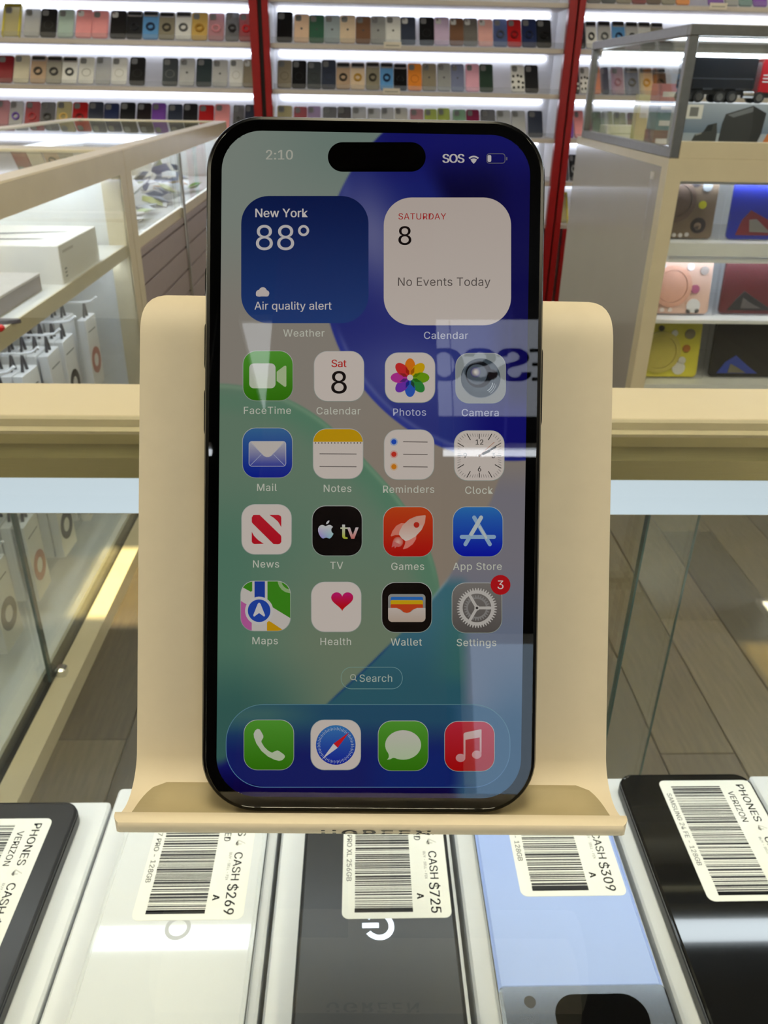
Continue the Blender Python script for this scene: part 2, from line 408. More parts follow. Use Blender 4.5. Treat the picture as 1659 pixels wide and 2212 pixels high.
# ------------------------------------------------------------------ phones in the counter
STICK = mat('white paper sticker', 'e9e9e2', .6, var=.01)
INK = mat('black print', '26262a', .6)
INKG = mat('grey print', '6a6a6a', .6)
SILV = mat('polished silver', 'b4b8be', .2, 1.0)
def sticker(parent, cx, y1, zt, price, l2, model, seed):
    """paper price label 54 x 79 mm, printed along -y with the letter tops towards +x"""
    hw = .027; L = .079
    st = MB().slab(rrect(cx-hw, cx+hw, y1-L, y1, .0035, 5), zt, zt+.00012).build('price_sticker', STICK, parent); st['label'] = 'white paper price sticker with barcode'
    z = zt+.00016
    f = lambda u, v: (cx-hw+v, y1-u, z)        # u along the reading direction, v up the label
    mb = MB(); rnd = random.Random(seed); u = .0045
    while u < .0755:
        wd = rnd.choice((.0003, .0003, .0005, .0008, .0008, .0013)); a, b = .0062+rnd.random()*.0003, .0350
        mb.add([f(u, a), f(u+wd, a), f(u+wd, b), f(u, b)], [(0, 1, 2, 3)]); u += wd+rnd.choice((.0003, .0004, .0006, .0009))
    mb.add([f(.0735, .0062), f(.0757, .0062), f(.0757, .035), f(.0735, .035)], [(0, 1, 2, 3)])
    mb.build('barcode', INK, st)
    def fit(m, body, u0, u1, v, cap, **k):
        vs_, _ = text_tris(body); wd = (max(p[0] for p in vs_)-min(p[0] for p in vs_))*cap/CAPH; text_mb(m, body, u0, v, cap, f, sx=(u1-u0)/wd, **k)
    t = MB(); fit(t, 'PHONES', .0035, .0300, .0450, .0042, bold=.01); fit(t, 'CASH', .0405, .0572, .0450, .0042, bold=.01)
    fit(t, price, .0595, .0595+.0042*len(price), .0440, .0050, bold=.014); fit(t, l2, .0085, .0085+.0031*len(l2), .0380, .0034, bold=.008); text_mb(t, 'A', .0655, .0375, .0034, f, bold=.03)
    t.build('lettering', INK, st)
    t = MB(); fit(t, '4', .0325, .0362, .0445, .0052); t.build('pale_numeral', mat('pale grey print', 'c6c4bd', .6), st)
    t = MB(); fit(t, 'BUY - SELL - FIX', .0405, .0572, .0422, .0013); t.build('slogan', INKG, st); t = MB()
    if model: fit(t, model, .0580-.0023*len(model), .0580, .0020, .0026, bold=.01)
    if model: t.build('fine_print', INKG, st)
def cphone(label, x0, x1, y0, y1, body, frame, rc=.009, ch=.0016, thick=.0085):
    t = thing('smartphone', label, 'phone', ((x0+x1)/2, (y0+y1)/2, ZB), group='used phones in the counter')
    hx, hy = (x1-x0)/2, (y1-y0)/2
    MB().slab(rrect(-hx, hx, -hy, hy, rc, 8), 0, thick-.0012, .0010).build('frame', frame, t, smooth=True)
    MB().slab(rrect(-hx+.0004, hx-.0004, -hy+.0004, hy-.0004, rc-.0004, 8), thick-.0020, thick, ch).build('back_cover', body, t, smooth=True)
    return t, (x0+x1)/2, (y0+y1)/2
zt = .0085
GREYF = mat('dark phone frame', '2b2b2e', .3, .6)
t, ox, oy = cphone('charcoal phone with a price sticker lying at the left edge of the counter', -.2325, -.1555, .170, .3255, mat('charcoal phone back', '303033', .38, var=.05), GREYF, .010)
sticker(t, -.1945-ox, .3135-oy, zt, '$', 'VERIZON', '', 1)
t, ox, oy = cphone('glossy white phone with a price sticker reading $269', -.1265, -.0490, .172, .335, mat('glossy white phone back', 'dcdfe2', .06, coat=.6, var=.005), SILV, .010, .0022)
sticker(t, -.0830-ox, .3305-oy, zt, '$269', 'UNLOCKED', 'PIXEL 7 PRO - 128GB', 2)
e = MB().ring((-.0865-ox, .2475-oy, zt+.00002), (0, 0, 1), .0042, .0062, .00006); e.build('emblem', mat('pale grey emblem', 'b4b6b8', .3), t)
t, ox, oy = cphone('black phone with a price sticker reading $725 and a silver letter emblem', -.0290, .0480, .168, .335, mat('satin black phone back', '343537', .34, var=.05), SILV, .010)
sticker(t, .0190-ox, .3300-oy, zt, '$725', 'UNLOCKED', 'PIXEL PRO XL 256GB', 3)
# letter emblem: a ring open at one side with a bar; the phone lies upside down to the camera
e = MB(); cx, cy = .0098-ox, .2475-oy; vs = []; fs = []; n = 26
for i in range(n+1):
    a = math.radians(-145+290*i/n) ; vs += [(cx+.0050*math.cos(a+math.pi*.03), cy+.0050*math.sin(a), zt+.00006), (cx+.0076*math.cos(a+math.pi*.03), cy+.0076*math.sin(a), zt+.00006)]
e.add(vs, [(2*i, 2*i+1, 2*i+3, 2*i+2) for i in range(n)]); e.box(cx-.0078, cx+.0002, cy-.0013, cy+.0013, zt, zt+.00006); e.build('emblem', SILV, t)
t, ox, oy = cphone('light blue phone with a silver camera bar and a sticker reading $309', .0630, .1390, .176, .335, mat('light blue phone back', '9fb4e8', .42, var=.01), SILV, .010)
sticker(t, .1090-ox, .3410-oy, zt, '$309', 'UNLOCKED', 'PRO - 128GB', 4)
cbar = MB().slab(rrect(.0632-ox, .1388-ox, .190-oy, .2165-oy, .003, 4), .002, zt+.0022, .0012).build('camera_bar', mat('mirror silver bar', 'b9bec6', .22, 1.0), t)
MB().slab(rrect(.0860-ox, .1270-ox, .1905-oy, .2115-oy, .0100, 10), zt+.0021, zt+.0026, .0002).build('lens_window', mat('black lens glass', '060607', .05), cbar)
MB().disc((.0760-ox, .2085-oy, zt+.0021), (0, 0, 1), .0026, .0003).build('flash', mat('flash lens', '4b4b4d', .2), cbar)
t, ox, oy = cphone('glossy black phone with a barcode sticker on the right', .1530, .2315, .178, .3425, mat('glossy black phone back', '141416', .07, coat=.4, var=.05), GREYF, .009)
sticker(t, .2030-ox, .3370-oy, zt, '$', 'VERIZON', 'SAMSUNG 24 FE - 128GB', 5)

# ================================================================== PHONE ON THE STAND
PC = Vector((.00282848, .1542479, 1.09339077)); PYAW, PTILT = -.0202765, .4720233
Rz = Matrix.Rotation(PYAW, 3, 'Z'); ctl, stl = math.cos(PTILT), math.sin(PTILT)
PF = Rz @ Matrix(((1, 0, 0), (0, stl, -ctl), (0, ctl, stl)))      # columns: right, up the screen, out of the screen
def pose(o, base):          # place an Empty at a point of the phone's frame
    m = PF.to_4x4(); m.translation = PC+PF @ Vector(base); o.matrix_world = m
ph = thing('smartphone', 'black phone with a lit home screen standing on the cream stand', 'phone')
PB = Vector((0, -.0738, -.004)); pose(ph, PB); OFF = tuple(-PB)
HW, HH, TH = .03580, .0738, .00825
FRM = mat('black phone metal', '060607', .22, .0, spec=.22, var=.05)
# rounded metal band
mb = MB(); rings = []
prof = [(0.0010, 0.0), (.0004, -.0002), (0, -.0009), (0, -TH+.0009), (.0004, -TH+.0002), (.0010, -TH)]
outl = rrect(-HW, HW, -HH, HH, .0115, 12); n = len(outl); vs = []
for ins, z in prof:
    o_ = rrect(-HW+ins, HW-ins, -HH+ins, HH-ins, .0115-ins, 12); vs += [(x, y, z) for x, y in o_]
mb.add(vs, [(r_*n+i, r_*n+(i+1) % n, (r_+1)*n+(i+1) % n, (r_+1)*n+i)[::-1] for r_ in range(len(prof)-1) for i in range(n)]+[tuple(reversed(range((len(prof)-1)*n, len(prof)*n)))])
mb.build('frame', FRM, ph, OFF, True)
bp = MB().slab(rrect(-.031, .006, .030, .070, .009, 8), -TH-.0030, -TH+.0002, .0012).build('camera_bump', FRM, ph, OFF, True)
for cx_, cy_ in ((-.0225, .0605), (-.0225, .0405), (-.004, .0505)): MB().disc((cx_, cy_, -TH-.0034), (0, 0, 1), .0075, .0010).build('lens', mat('rear lens glass', '08080c', .05), bp, (0, 0, 0))
for sx, a, b in ((-1, .0367, .0429), (-1, .0206, .0309), (-1, .0066, .0167), (1, .0095, .0265)):
    MB().slab(rrect(a, b, -.0058, -.0026, .0015, 5), -.0006, .0006, .0002, plane='xy').build('side_button', FRM, ph, tuple(Vector(OFF)+Vector((sx*HW, 0, 0))), rot=(0, math.radians(90), 0)).rotation_euler = Matrix(((0, 0, 1), (1, 0, 0), (0, 1, 0))).to_euler()
# screen picture: layout measured on the glass, in units of about 0.098 mm
HM = (0.0965742401, 0.00118174777, -78.9455574, 0.00125351696, -0.096503709, 96.4523714, -7.27465661e-06, -1.02414095e-05)
LAY = 7e-6
def scr(x, y, layer=0):
    d = HM[6]*x+HM[7]*y+1
    return ((HM[0]*x+HM[1]*y+HM[2])/d/1000, (HM[3]*x+HM[4]*y+HM[5])/d/1000, -.00060+layer*LAY)
GLOWM = colmat('lit screen', 0.66)
def ss(a, b, x): t = np.clip((x-a)/(b-a), 0, 1); return t*t*(3-2*t)
def wallpaper(x, y):
    C = lambda *c: np.array(c, float)
    def mix(a, b, t): return a*(1-t[:, None])+b*t[:, None]
    n_ = len(x); full = lambda c: np.repeat(np.array([c], float), n_, 0)
    # sage / grey background
    base = mix(full((140, 150, 140)), full((122, 140, 130)), ss(480, 760, x)*ss(520, 290, y))
    base = mix(base, full((150, 143, 132)), ss(420, 720, y))
    base = mix(base, full((152, 138, 122)), ss(700, 1150, y)*ss(600, 900, x))
    # green lens
    dg = np.hypot((x-470)/1.0, (y-1312)/1.0)
    rg = 486-35*np.exp(-((np.arctan2(1312-y, x-470)-.75)/.45)**2)
    green = mix(full((112, 138, 116)), full((92, 132, 110)), ss(1000, 1200, y)*ss(760, 480, x))
    green = mix(green, full((120, 136, 112)), ss(1150, 1400, y)*ss(500, 720, x))
    green = mix(green, full((60, 104, 96)), ss(1380, 1540, y)*ss(760, 500, x))
    green = mix(green, full((70, 140, 105)), .4*ss(rg-80, rg-15, dg)*ss(820, 900, y))
    ing = ss(rg+3, rg-3, dg)*ss(730, 800, y)
    col = mix(base, green, ing)
    col = mix(col, full((165, 190, 155)), .30*np.exp(-((dg-rg+6)/5)**2)*ss(730, 830, y)*ss(1300, 1150, y))
    # lower right: violet grey, blue grey, with the glass's reflection haze painted in
    edge = np.interp(y, [900, 1080, 1160, 1255, 1330, 1430, 1520, 1760], [1130, 1062, 1020, 966, 905, 805, 708, 480])
    low = mix(full((132, 128, 136)), full((112, 124, 146)), ss(1200, 1420, y))
    low = mix(low, full((62, 98, 130)), ss(1380, 1600, y)*ss(1000, 1120, x))
    teal = mix(full((66, 116, 134)), full((48, 98, 112)), ss(1300, 1500, y))
    teal = mix(teal, full((68, 118, 104)), .6*ss(1180, 1400, y)*ss(900, 1000, x)*ss(1500, 1440, y))
    low = mix(low, teal, ss(1022, 992, x)*ss(1235, 1275, y))
    inl = ss(-4, 4, x-edge)*ss(960, 1080, y)
    col = mix(col, low, inl)
    col = mix(col, full((150, 175, 180)), .5*np.exp(-((x-edge)/4)**2)*ss(1230, 1270, y)*ss(1380, 1300, y))
    col = mix(col, full((20, 62, 120)), .8*np.exp(-((x-edge-2)/3)**2)*ss(1370, 1420, y)*ss(1530, 1500, y))
    # bottom navy
    navy = mix(full((22, 24, 110)), full((8, 4, 70)), ss(1640, 1710, y))
    nb = np.interp(x, [440, 480, 540, 620, 800, 1000, 1160], [1650, 1638, 1600, 1530, 1540, 1560, 1600])
    tnv = ss(nb-4, nb+26, y)*ss(1040, 960, x)
    tnv = np.maximum(tnv, ss(1690, 1712, y)*ss(1020, 960, x))
    col = mix(col, navy, tnv)
    col = mix(col, full((58, 96, 128)), ss(1500, 1600, y)*ss(970, 1010, x))  # reflection haze painted over the right end of the navy
    # blue lens
    db = np.hypot(x-1108, y-584); inb = ss(414, 409, db)
    blue = mix(full((30, 38, 118)), full((46, 56, 134)), ss(500, 900, y))
    blue = mix(blue, full((116, 118, 160)), .85*np.exp(-(((x-805)/75)**2+((y-505-(x-800)*.6)/110)**2)))
    blue = mix(blue, full((92, 100, 158)), .6*np.exp(-(((x-880)/130)**2+((y-800)/70)**2)))
    blue = mix(blue, full((80, 88, 150)), .55*np.exp(-(((x-745)/14)**2))*ss(330, 420, y)*ss(560, 480, y))
    blue = mix(blue, full((11, 7, 56)), ss(930, 990, x-(y-430)*.42)*ss(700, 500, y))
    blue = mix(blue, full((17, 13, 84)), ss(1040, 1120, x))
    blue = mix(blue, full((24, 24, 110)), ss(780, 860, x)*ss(420, 300, y))
    blue = mix(blue, full((22, 20, 118)), ss(840, 900, y)*ss(960, 1080, x)*ss(1010, 960, y))
    blue = mix(blue, full((150, 160, 200)), .28*np.exp(-((db-398)/5)**2)*ss(680, 760, y))
    blue = mix(blue, full((120, 130, 190)), .16*np.exp(-((x-1104+(y-700)*.05)/3)**2)*ss(640, 720, y))
    blue = mix(blue, full((52, 66, 165)), .5*ss(396, 408, db)*ss(640, 760, y))
    col = mix(col, blue, inb)
    return col
nx, ny = 230, 500
gx, gy = np.meshgrid(np.linspace(458, 1152, nx), np.linspace(268, 1734, ny)); gx = gx.ravel(); gy = gy.ravel()
cols = np.clip(wallpaper(gx, gy), 0, 255)/255
cols = np.where(cols <= .04045, cols/12.92, ((cols+.055)/1.055)**2.4)
den = HM[6]*gx+HM[7]*gy+1
vx = (HM[0]*gx+HM[1]*gy+HM[2])/den/1000; vy = (HM[3]*gx+HM[4]*gy+HM[5])/den/1000
idx = np.arange(nx*ny).reshape(ny, nx)
faces = np.stack([idx[:-1, :-1].ravel(), idx[1:, :-1].ravel(), idx[1:, 1:].ravel(), idx[:-1, 1:].ravel()], 1)
ax_ = np.abs(vx)-.0331+.0095; ay_ = np.abs(vy)-.0711+.0095
ok_ = (np.abs(vx) < .0331) & (np.abs(vy) < .0711) & ~((ax_ > 0) & (ay_ > 0) & (np.hypot(ax_, ay_) > .0095))
faces = faces[ok_[faces].all(1)]
me = bpy.data.meshes.new('display'); me.from_pydata(np.stack([vx, vy, np.full_like(vx, -.00060)], 1).tolist(), [], faces.tolist())
at = me.color_attributes.new('Col', 'FLOAT_COLOR', 'POINT'); at.data.foreach_set('color', np.concatenate([cols, np.ones((len(cols), 1))], 1).astype(np.float32).ravel())
me.materials.append(GLOWM); disp = link('display', me, ph, OFF); disp['label'] = 'lit screen with green and blue wallpaper'
# black border around the picture, then the cover glass
b_out = rrect(-HW+.0008, HW-.0008, -HH+.0008, HH-.0008, .0107, 12); b_in = rrect(-.03255, .03255, -.07055, .07055, .0084, 12); n = len(b_out)
MB().add([(x, y, -.00030) for x, y in b_out]+[(x, y, -.00030) for x, y in b_in], [(i, (i+1) % n, n+(i+1) % n, n+i) for i in range(n)]).build('border', mat('black screen border', '010101', 1.0, spec=.0), ph, OFF)
MB().slab(rrect(-HW+.0010, HW-.0010, -HH+.0010, HH-.0010, .0105, 12), -.0001, .00012, .0001).build('cover_glass', glassmat('screen cover glass', (1, 1, 1), 1.5, .012), ph, OFF)

OFFD = (0, 0, 0)
LB = 3      # layers start above the wallpaper
def pic(): p = Picture(scr); p.layer = LB; return p
IS = 108; IR = 29
CREAMW = (214, 202, 192); CAP = (205, 206, 190)
def icon(name, cx, cy, bg, caption, draw, label, dock=False, capcol=CAP):
    p = pic()
    if caption:
        for q, al in ((0, 0),): pass
    p.rrect(cx, cy, IS+1.5, IS+1.5, IR+.5, (lambda x, y: mixc((190, 190, 185), (150, 160, 150), (y-cy+54)/108)) if not callable(bg) or True else bg)
    p.rrect(cx, cy, IS-1, IS-1, IR-.5, bg)
    draw(p, cx, cy)
    if caption: p.text(caption, cx-1, cy+82.5, 15.5, capcol, bold=.004, space=1.06)
    o = p.build('app_icon', GLOWM, disp); o['label'] = label
    return o
def d_video(p, x, y):
    p.rrect(x-12, y, 57, 54, 10, vgrad(y-27, (205, 205, 195), y+27, (196, 205, 178)))
    p.poly([(x+19, y-9), (x+36, y-22), (x+39, y-22), (x+40, y-20), (x+40, y+22), (x+38, y+24), (x+35, y+23), (x+19, y+11)], (178, 196, 150))
def d_cal(p, x, y):
    p.text('Sat', x, y-20, 16, (190, 40, 36), bold=.012); p.text('8', x, y+37, 48, (22, 18, 18), bold=.004)
PET = [(90, (225, 120, 20)), (45, (215, 170, 10)), (0, (110, 160, 20)), (-45, (45, 135, 60)), (-90, (40, 90, 190)), (-135, (115, 50, 175)), (180, (185, 50, 150)), (135, (210, 45, 45))]
def d_photos(p, x, y):
    for a, c in PET:
        a = math.radians(a); ux, uy = math.cos(a), -math.sin(a); pts = []
        for k in range(18):
            th = 2*math.pi*k/18; lx, ly = 23.5+19*math.cos(th)*.98, 11.5*math.sin(th)*(1 if math.cos(th) > -.2 else .85)
            pts.append((x+ux*lx-uy*ly, y+uy*lx+ux*ly))
        p.poly(pts, c)
    for i, (a, c) in enumerate(PET):      # darker overlaps between neighbouring petals
        c2 = PET[(i+1) % 8][1]; a = math.radians(a-22.5); ux, uy = math.cos(a), -math.sin(a)
        p.poly([(x+ux*6, y+uy*6), (x+ux*14-uy*4, y+uy*14+ux*4), (x+ux*25, y+uy*25), (x+ux*14+uy*4, y+uy*14-ux*4)], tuple(min(u, v)*.8 for u, v in zip(c, c2)))
    p.circle(x, y, 6.5, (214, 204, 196))
def d_camera(p, x, y):
    p.circle(x, y, 43, (70, 80, 88)); p.radial(x, y, 41, (92, 104, 112), (66, 78, 86))
    p.circle(x-4, y-8, 29, (24, 26, 30)); p.circle(x-8, y-8, 22, (84, 94, 104)); p.radial(x-11, y-13, 11, (215, 205, 180), (60, 62, 120))
    p.circle(x+26, y-8, 11, (30, 26, 28))
    for k, r_ in enumerate((22, 26, 30)): p.arc(x+4, y+8, r_, 1.6, 5+k*3, 62-k*3, (190-20*k, 200-20*k, 205-20*k))
    p.arc(x, y, 42.5, 1.5, 30, 150, (120, 130, 138))
def d_mail(p, x, y):
    p.rrect(x, y+2, 81, 55, 7, vgrad(y-25, (190, 186, 186), y+29, (60, 70, 160)))
    p.poly([(x-37, y-25), (x+37, y-25), (x+7, y+7), (x+3, y+9), (x-3, y+9), (x-7, y+7)], (205, 196, 188))
    for s in (-1, 1): p.line(x+s*13, y+3, x+s*37, y+27, 1.2, (170, 176, 205))
    p.frame(x, y+2, 81, 55, 7, 1.0, (200, 200, 205)); p.line(x-38, y-24, x-7, y+7, 1.0, (190, 190, 198)); p.line(x+38, y-24, x+7, y+7, 1.0, (190, 190, 198))
def d_notes(p, x, y):
    top = [q for q in rrect(x-53.5, x+53.5, y-53.5, y+53.5, IR-.5, 10) if q[1] < y-26]
    top = sorted(top, key=lambda q: q[0]); p.poly([(x-53.5, y-26)]+top+[(x+53.5, y-26)], (205, 158, 12))
    for k in range(15): p.circle(x-49+k*7, y-23.5, 1.4, (40, 36, 24), 8)
    for q in (0, 27.5): p.line(x-40, y+q, x+40, y+q+.6, 1.5, (86, 80, 78))
def d_rem(p, x, y):
    for k, (c, c2) in enumerate((((30, 80, 190), (160, 175, 200)), ((205, 55, 40), (215, 165, 155)), ((215, 130, 30), (218, 185, 150)))):
        yy = y-28+k*27; p.circle(x-33, yy, 8.5, c2); p.circle(x-33, yy, 5.6, c); p.line(x-13, yy, x+40, yy+.6, 1.6, (90, 82, 78))
def d_clock(p, x, y):
    for k in range(60):
        a = 2*math.pi*k/60; ux, uy = math.sin(a), -math.cos(a); m_ = max(abs(ux), abs(uy)); r1 = min(47.5/m_, 58); big = k % 5 == 0
        r0 = r1-(11 if k % 15 == 0 else 16 if big else 7)
        p.line(x+ux*r0, y+uy*r0, x+ux*r1, y+uy*r1, 1.7 if big else .9, (22, 20, 20) if big else (120, 114, 110))
    for s_, dx, dy in (('12', 0, -29), ('3', 30, 0), ('6', 0, 29), ('9', -31, 0)): p.text(s_, x+dx, y+dy+5.3, 10.8, (24, 22, 22), bold=.006)
    p.line(x, y, x+32, y-29, 1.1, (170, 95, 45)); p.line(x+3, y-1, x+36, y-19, 2.0, (20, 16, 16)); p.line(x+8, y-4, x+34, y-18, 4.2, (20, 16, 16), True)
    p.line(x+8, y-4, x+21, y-10, 5.4, (20, 16, 16), True); p.circle(x, y, 2.6, (24, 20, 20)); p.circle(x, y, 1.3, (200, 150, 110))
def d_news(p, x, y):
    c = vgrad(y-30, (196, 30, 46), y+32, (190, 18, 36))
    p.poly([(x-32, y-26), (x-29, y-31), (x-25, y-31.5), (x-15, y-31.5), (x+31, y+13), (x+32, y+16), (x+32, y+27), (x+29, y+31), (x+25, y+32), (x+15, y+31.5), (x-31, y-14), (x-32, y-17)], c)
    p.poly([(x+6, y-31.5), (x+26, y-31.5), (x+31, y-29), (x+32, y-25), (x+32, y-5), (x+25, y-17), (x+16, y-25)], c)
    p.poly([(x-32, y+5), (x-27, y+14), (x-18, y+23), (x-6, y+31), (x-26, y+31.5), (x-30, y+30), (x-32, y+26)], c)
def d_tv(p, x, y):
    def ac(px_, py_):
        t = (py_-y+18)/34; u = (px_-x+42)/34
        return mixc((205, 205, 205), mixc((150, 110, 215), (130, 205, 200), u), max(0, t-.25)*1.1)
    L_ = [(-25.2, -9.2), (-21.5, -10.6), (-18, -12), (-14.5, -11.8), (-11, -9.6), (-9, -7.6), (-11.6, -5), (-12.8, -1.4), (-12, 2.6), (-9.8, 5.6), (-7.8, 7), (-9.8, 11), (-13, 15.6), (-16, 17.6), (-19.5, 17), (-22.5, 15.7), (-26, 16), (-29.5, 17.5), (-32.5, 17), (-36, 13.6), (-39.4, 8), (-41.3, 1.6), (-41.2, -4.4), (-38.8, -9), (-35, -11.6), (-31, -11.9), (-28, -10.5)]
    p.poly([(x+a, y+b-1) for a, b in L_], ac)
    p.poly([(x+a, y+b-1) for a, b in ((-24, -13.6), (-23.4, -17), (-20.6, -20.4), (-16.8, -22), (-17, -18.6), (-19, -15.6), (-21.4, -13.9))], (205, 205, 205))
    p.text('t', x+15, y+17, 33, vgrad(y-14, (205, 205, 205), y+16, (180, 190, 60)), bold=.016); p.text('v', x+34, y+17, 33, vgrad(y-10, (205, 205, 205), y+16, (210, 120, 110)), bold=.016)
def d_games(p, x, y):
    al = lambda a, b: vgrad(a, (225, 190, 175), b, (235, 130, 115))
    p.poly([(x-5, y-18), (x-15, y-19), (x-26, y-13), (x-34, y-2), (x-38, y+9), (x-36, y+10), (x-28, y+7), (x-20, y+7)], (222, 130, 110))
    p.poly([(x+18, y+5), (x+17, y+16), (x+10, y+27), (x-1, y+35), (x-11, y+38), (x-11, y+36), (x-7, y+27), (x-6, y+20)], (226, 130, 115))
    p.poly([(x+37, y-36), (x+38, y-34), (x+36, y-19), (x+29, y-4), (x+16, y+10), (x+2, y+18), (x-6, y+20), (x-14, y+14), (x-20, y+6), (x-19, y-1), (x-12, y-14), (x+2, y-27), (x+18, y-34)], vgrad(y-36, (205, 150, 130), y+20, (222, 205, 192)))
    p.poly([(x+37, y-36), (x+38, y-34), (x+36, y-19), (x+33, y-13), (x+22, y-17), (x+15, y-30), (x+22, y-34)], (216, 160, 140))
    p.circle(x+18, y-15, 6.2, (190, 42, 28)); p.radial(x-22, y+22, 11, (226, 180, 165), (205, 90, 75))
    p.poly([(x-33, y+20), (x-16, y+28), (x-20, y+33), (x-24, y+31), (x-29, y+36), (x-30, y+31), (x-36, y+34)], (208, 110, 105))
def d_store(p, x, y):
    c = (150, 180, 210); c2 = (196, 205, 205)
    p.line(x-8, y-31, x+26, y+27, 8.6, c, True); p.line(x-35, y+11, x+35, y+11, 8.6, c, True); p.line(x+7, y-31, x-27, y+27, 8.6, c, True)
    p.line(x+7, y-31, x-14, y+5, 8.6, c2, True); p.line(x+4, y-11, x+18, y+13, 5, c2, True)
def d_maps(p, x, y):
    R_ = rrect(x-53.5, x+53.5, y-53.5, y+53.5, IR-.5, 10)
    def clip(poly):       # keep the picture inside the tile's rounded outline
        out = poly
        for i in range(len(R_)):
            a, b = R_[i], R_[(i+1) % len(R_)]
            if abs(a[0]-b[0])+abs(a[1]-b[1]) < 1e-6: continue
            inside = lambda q: (b[0]-a[0])*(q[1]-a[1])-(b[1]-a[1])*(q[0]-a[0]) >= -1e-6
            new = []
            for j in range(len(out)):
                u, v = out[j-1], out[j]; iu, iv = inside(u), inside(v)
                if iu != iv:
                    d1 = (b[0]-a[0])*(u[1]-a[1])-(b[1]-a[1])*(u[0]-a[0]); d2_ = (b[0]-a[0])*(v[1]-a[1])-(b[1]-a[1])*(v[0]-a[0]); t = d1/(d1-d2_)
                    new.append((u[0]+(v[0]-u[0])*t, u[1]+(v[1]-u[1])*t))
                if iv: new.append(v)
            out = new
            if not out: return out
        return out
    def cp(pts, c):
        q = clip([(x+a, y+b) for a, b in pts])
        if len(q) > 2: p.poly(q, c)
    g = (62, 140, 28)
    cp([(-60, -60), (-29, -60), (-29, -33), (-32, -31), (-60, -46)], g); cp([(4, -60), (60, -60), (60, 30), (14, 2), (4, -12)], g)
    cp([(54+28*math.cos(t), -56+28*math.sin(t)) for t in np.linspace(0, 2*math.pi, 20)], (150, 180, 125)); cp([(54+20*math.cos(t), -56+20*math.sin(t)) for t in np.linspace(0, 2*math.pi, 20)], g)
    cp([(-60, -15), (-30, 3), (-30, 60), (-60, 60)], (190, 96, 160)); cp([(3, 60), (3, 30), (11, 34), (50, 60)], (208, 156, 14)); cp([(-24, -60), (-1.5, -60), (-1.5, -10), (-24, -10)], (24, 62, 160))
    p.circle(x-14, y+10, 30.5, (206, 202, 198)); p.circle(x-14, y+10, 24.5, (32, 72, 172)); p.poly([(x-14, y-8), (x-11, y-5), (x-1, y+20), (x-3, y+23), (x-14, y+15), (x-25, y+23), (x-27, y+20), (x-17, y-5)], (212, 208, 206))
def d_health(p, x, y):
    pts = []
    for k in range(40):
        t = 2*math.pi*k/40; hx = 16*math.sin(t)**3; hy = -(13*math.cos(t)-5*math.cos(2*t)-2*math.cos(3*t)-math.cos(4*t)); pts.append((x+13+hx*1.5, y-15+hy*1.42))
    p.poly(pts, vgrad(y-36, (196, 30, 130), y+5, (196, 10, 10)))
def d_wallet(p, x, y):
    p.rrect(x, y+1, 81, 60, 8, vgrad(y-29, (150, 152, 148), y+31, (130, 120, 112)))
    p.rrect(x, y-18, 70, 10, 3, (40, 110, 190)); p.rrect(x, y-10, 70, 12, 3, (210, 168, 20)); p.rrect(x, y-1, 70, 12, 2, (200, 70, 28))
    p.poly([(x-15, y+2), (x+15, y+2), (x+7, y+10), (x, y+13), (x-7, y+10)], (200, 70, 28))
    p.poly([(x-40.5, y+1), (x-22, y+1), (x-15, y+4), (x-8, y+10), (x, y+12), (x+8, y+10), (x+15, y+4), (x+22, y+1), (x+40.5, y+1)]+[(x+40.5, y+24), (x+38, y+29), (x+33, y+31.5), (x-33, y+31.5), (x-38, y+29), (x-40.5, y+24)], vgrad(y, (205, 192, 182), y+31, (190, 170, 152)))
def gear(p, x, y, r, rt, n_, hole, col):
    pts = []
    for k in range(n_*4):
        rr = rt if (k % 4) in (1, 2) else r; a = 2*math.pi*(k+.5)/(n_*4); pts.append((x+rr*math.cos(a), y+rr*math.sin(a)))
    m_ = n_*4; inn = [(x+hole*math.cos(2*math.pi*(k+.5)/m_), y+hole*math.sin(2*math.pi*(k+.5)/m_)) for k in range(m_)]
    p.add(pts+inn, [(i, (i+1) % m_, m_+(i+1) % m_, m_+i) for i in range(m_)], col); p.up()
def d_settings(p, x, y):
    gear(p, x, y, 23, 28, 28, 19.5, (140, 136, 132)); gear(p, x, y, 38, 43.5, 44, 31, (196, 190, 182))
    for a in (0, 120, 240): a = math.radians(a); p.line(x, y, x+32*math.cos(a), y+32*math.sin(a), 6.2, (196, 190, 182))
    p.circle(x, y, 5.6, (196, 190, 182)); p.circle(x, y, 2.8, (60, 56, 54))
    p.circle(x+51, y-50, 21.5, (188, 24, 30)); p.text('3', x+51, y-41, 18.5, (226, 214, 210), bold=.004)
def d_phone(p, x, y):
    p.poly([(x-33, y-24), (x-30, y-31), (x-25, y-35), (x-20, y-34), (x-16, y-28), (x-12, y-20), (x-12, y-16), (x-16, y-9), (x-16, y-6), (x-10, y+4), (x-2, y+12), (x+7, y+17), (x+12, y+14), (x+18, y+12), (x+22, y+13), (x+32, y+20), (x+35, y+24), (x+34, y+28), (x+29, y+33), (x+22, y+34.5), (x+12, y+32), (x-2, y+25), (x-16, y+13), (x-27, y-3), (x-32, y-16)], vgrad(y-35, (205, 205, 192), y+35, (190, 204, 168)))
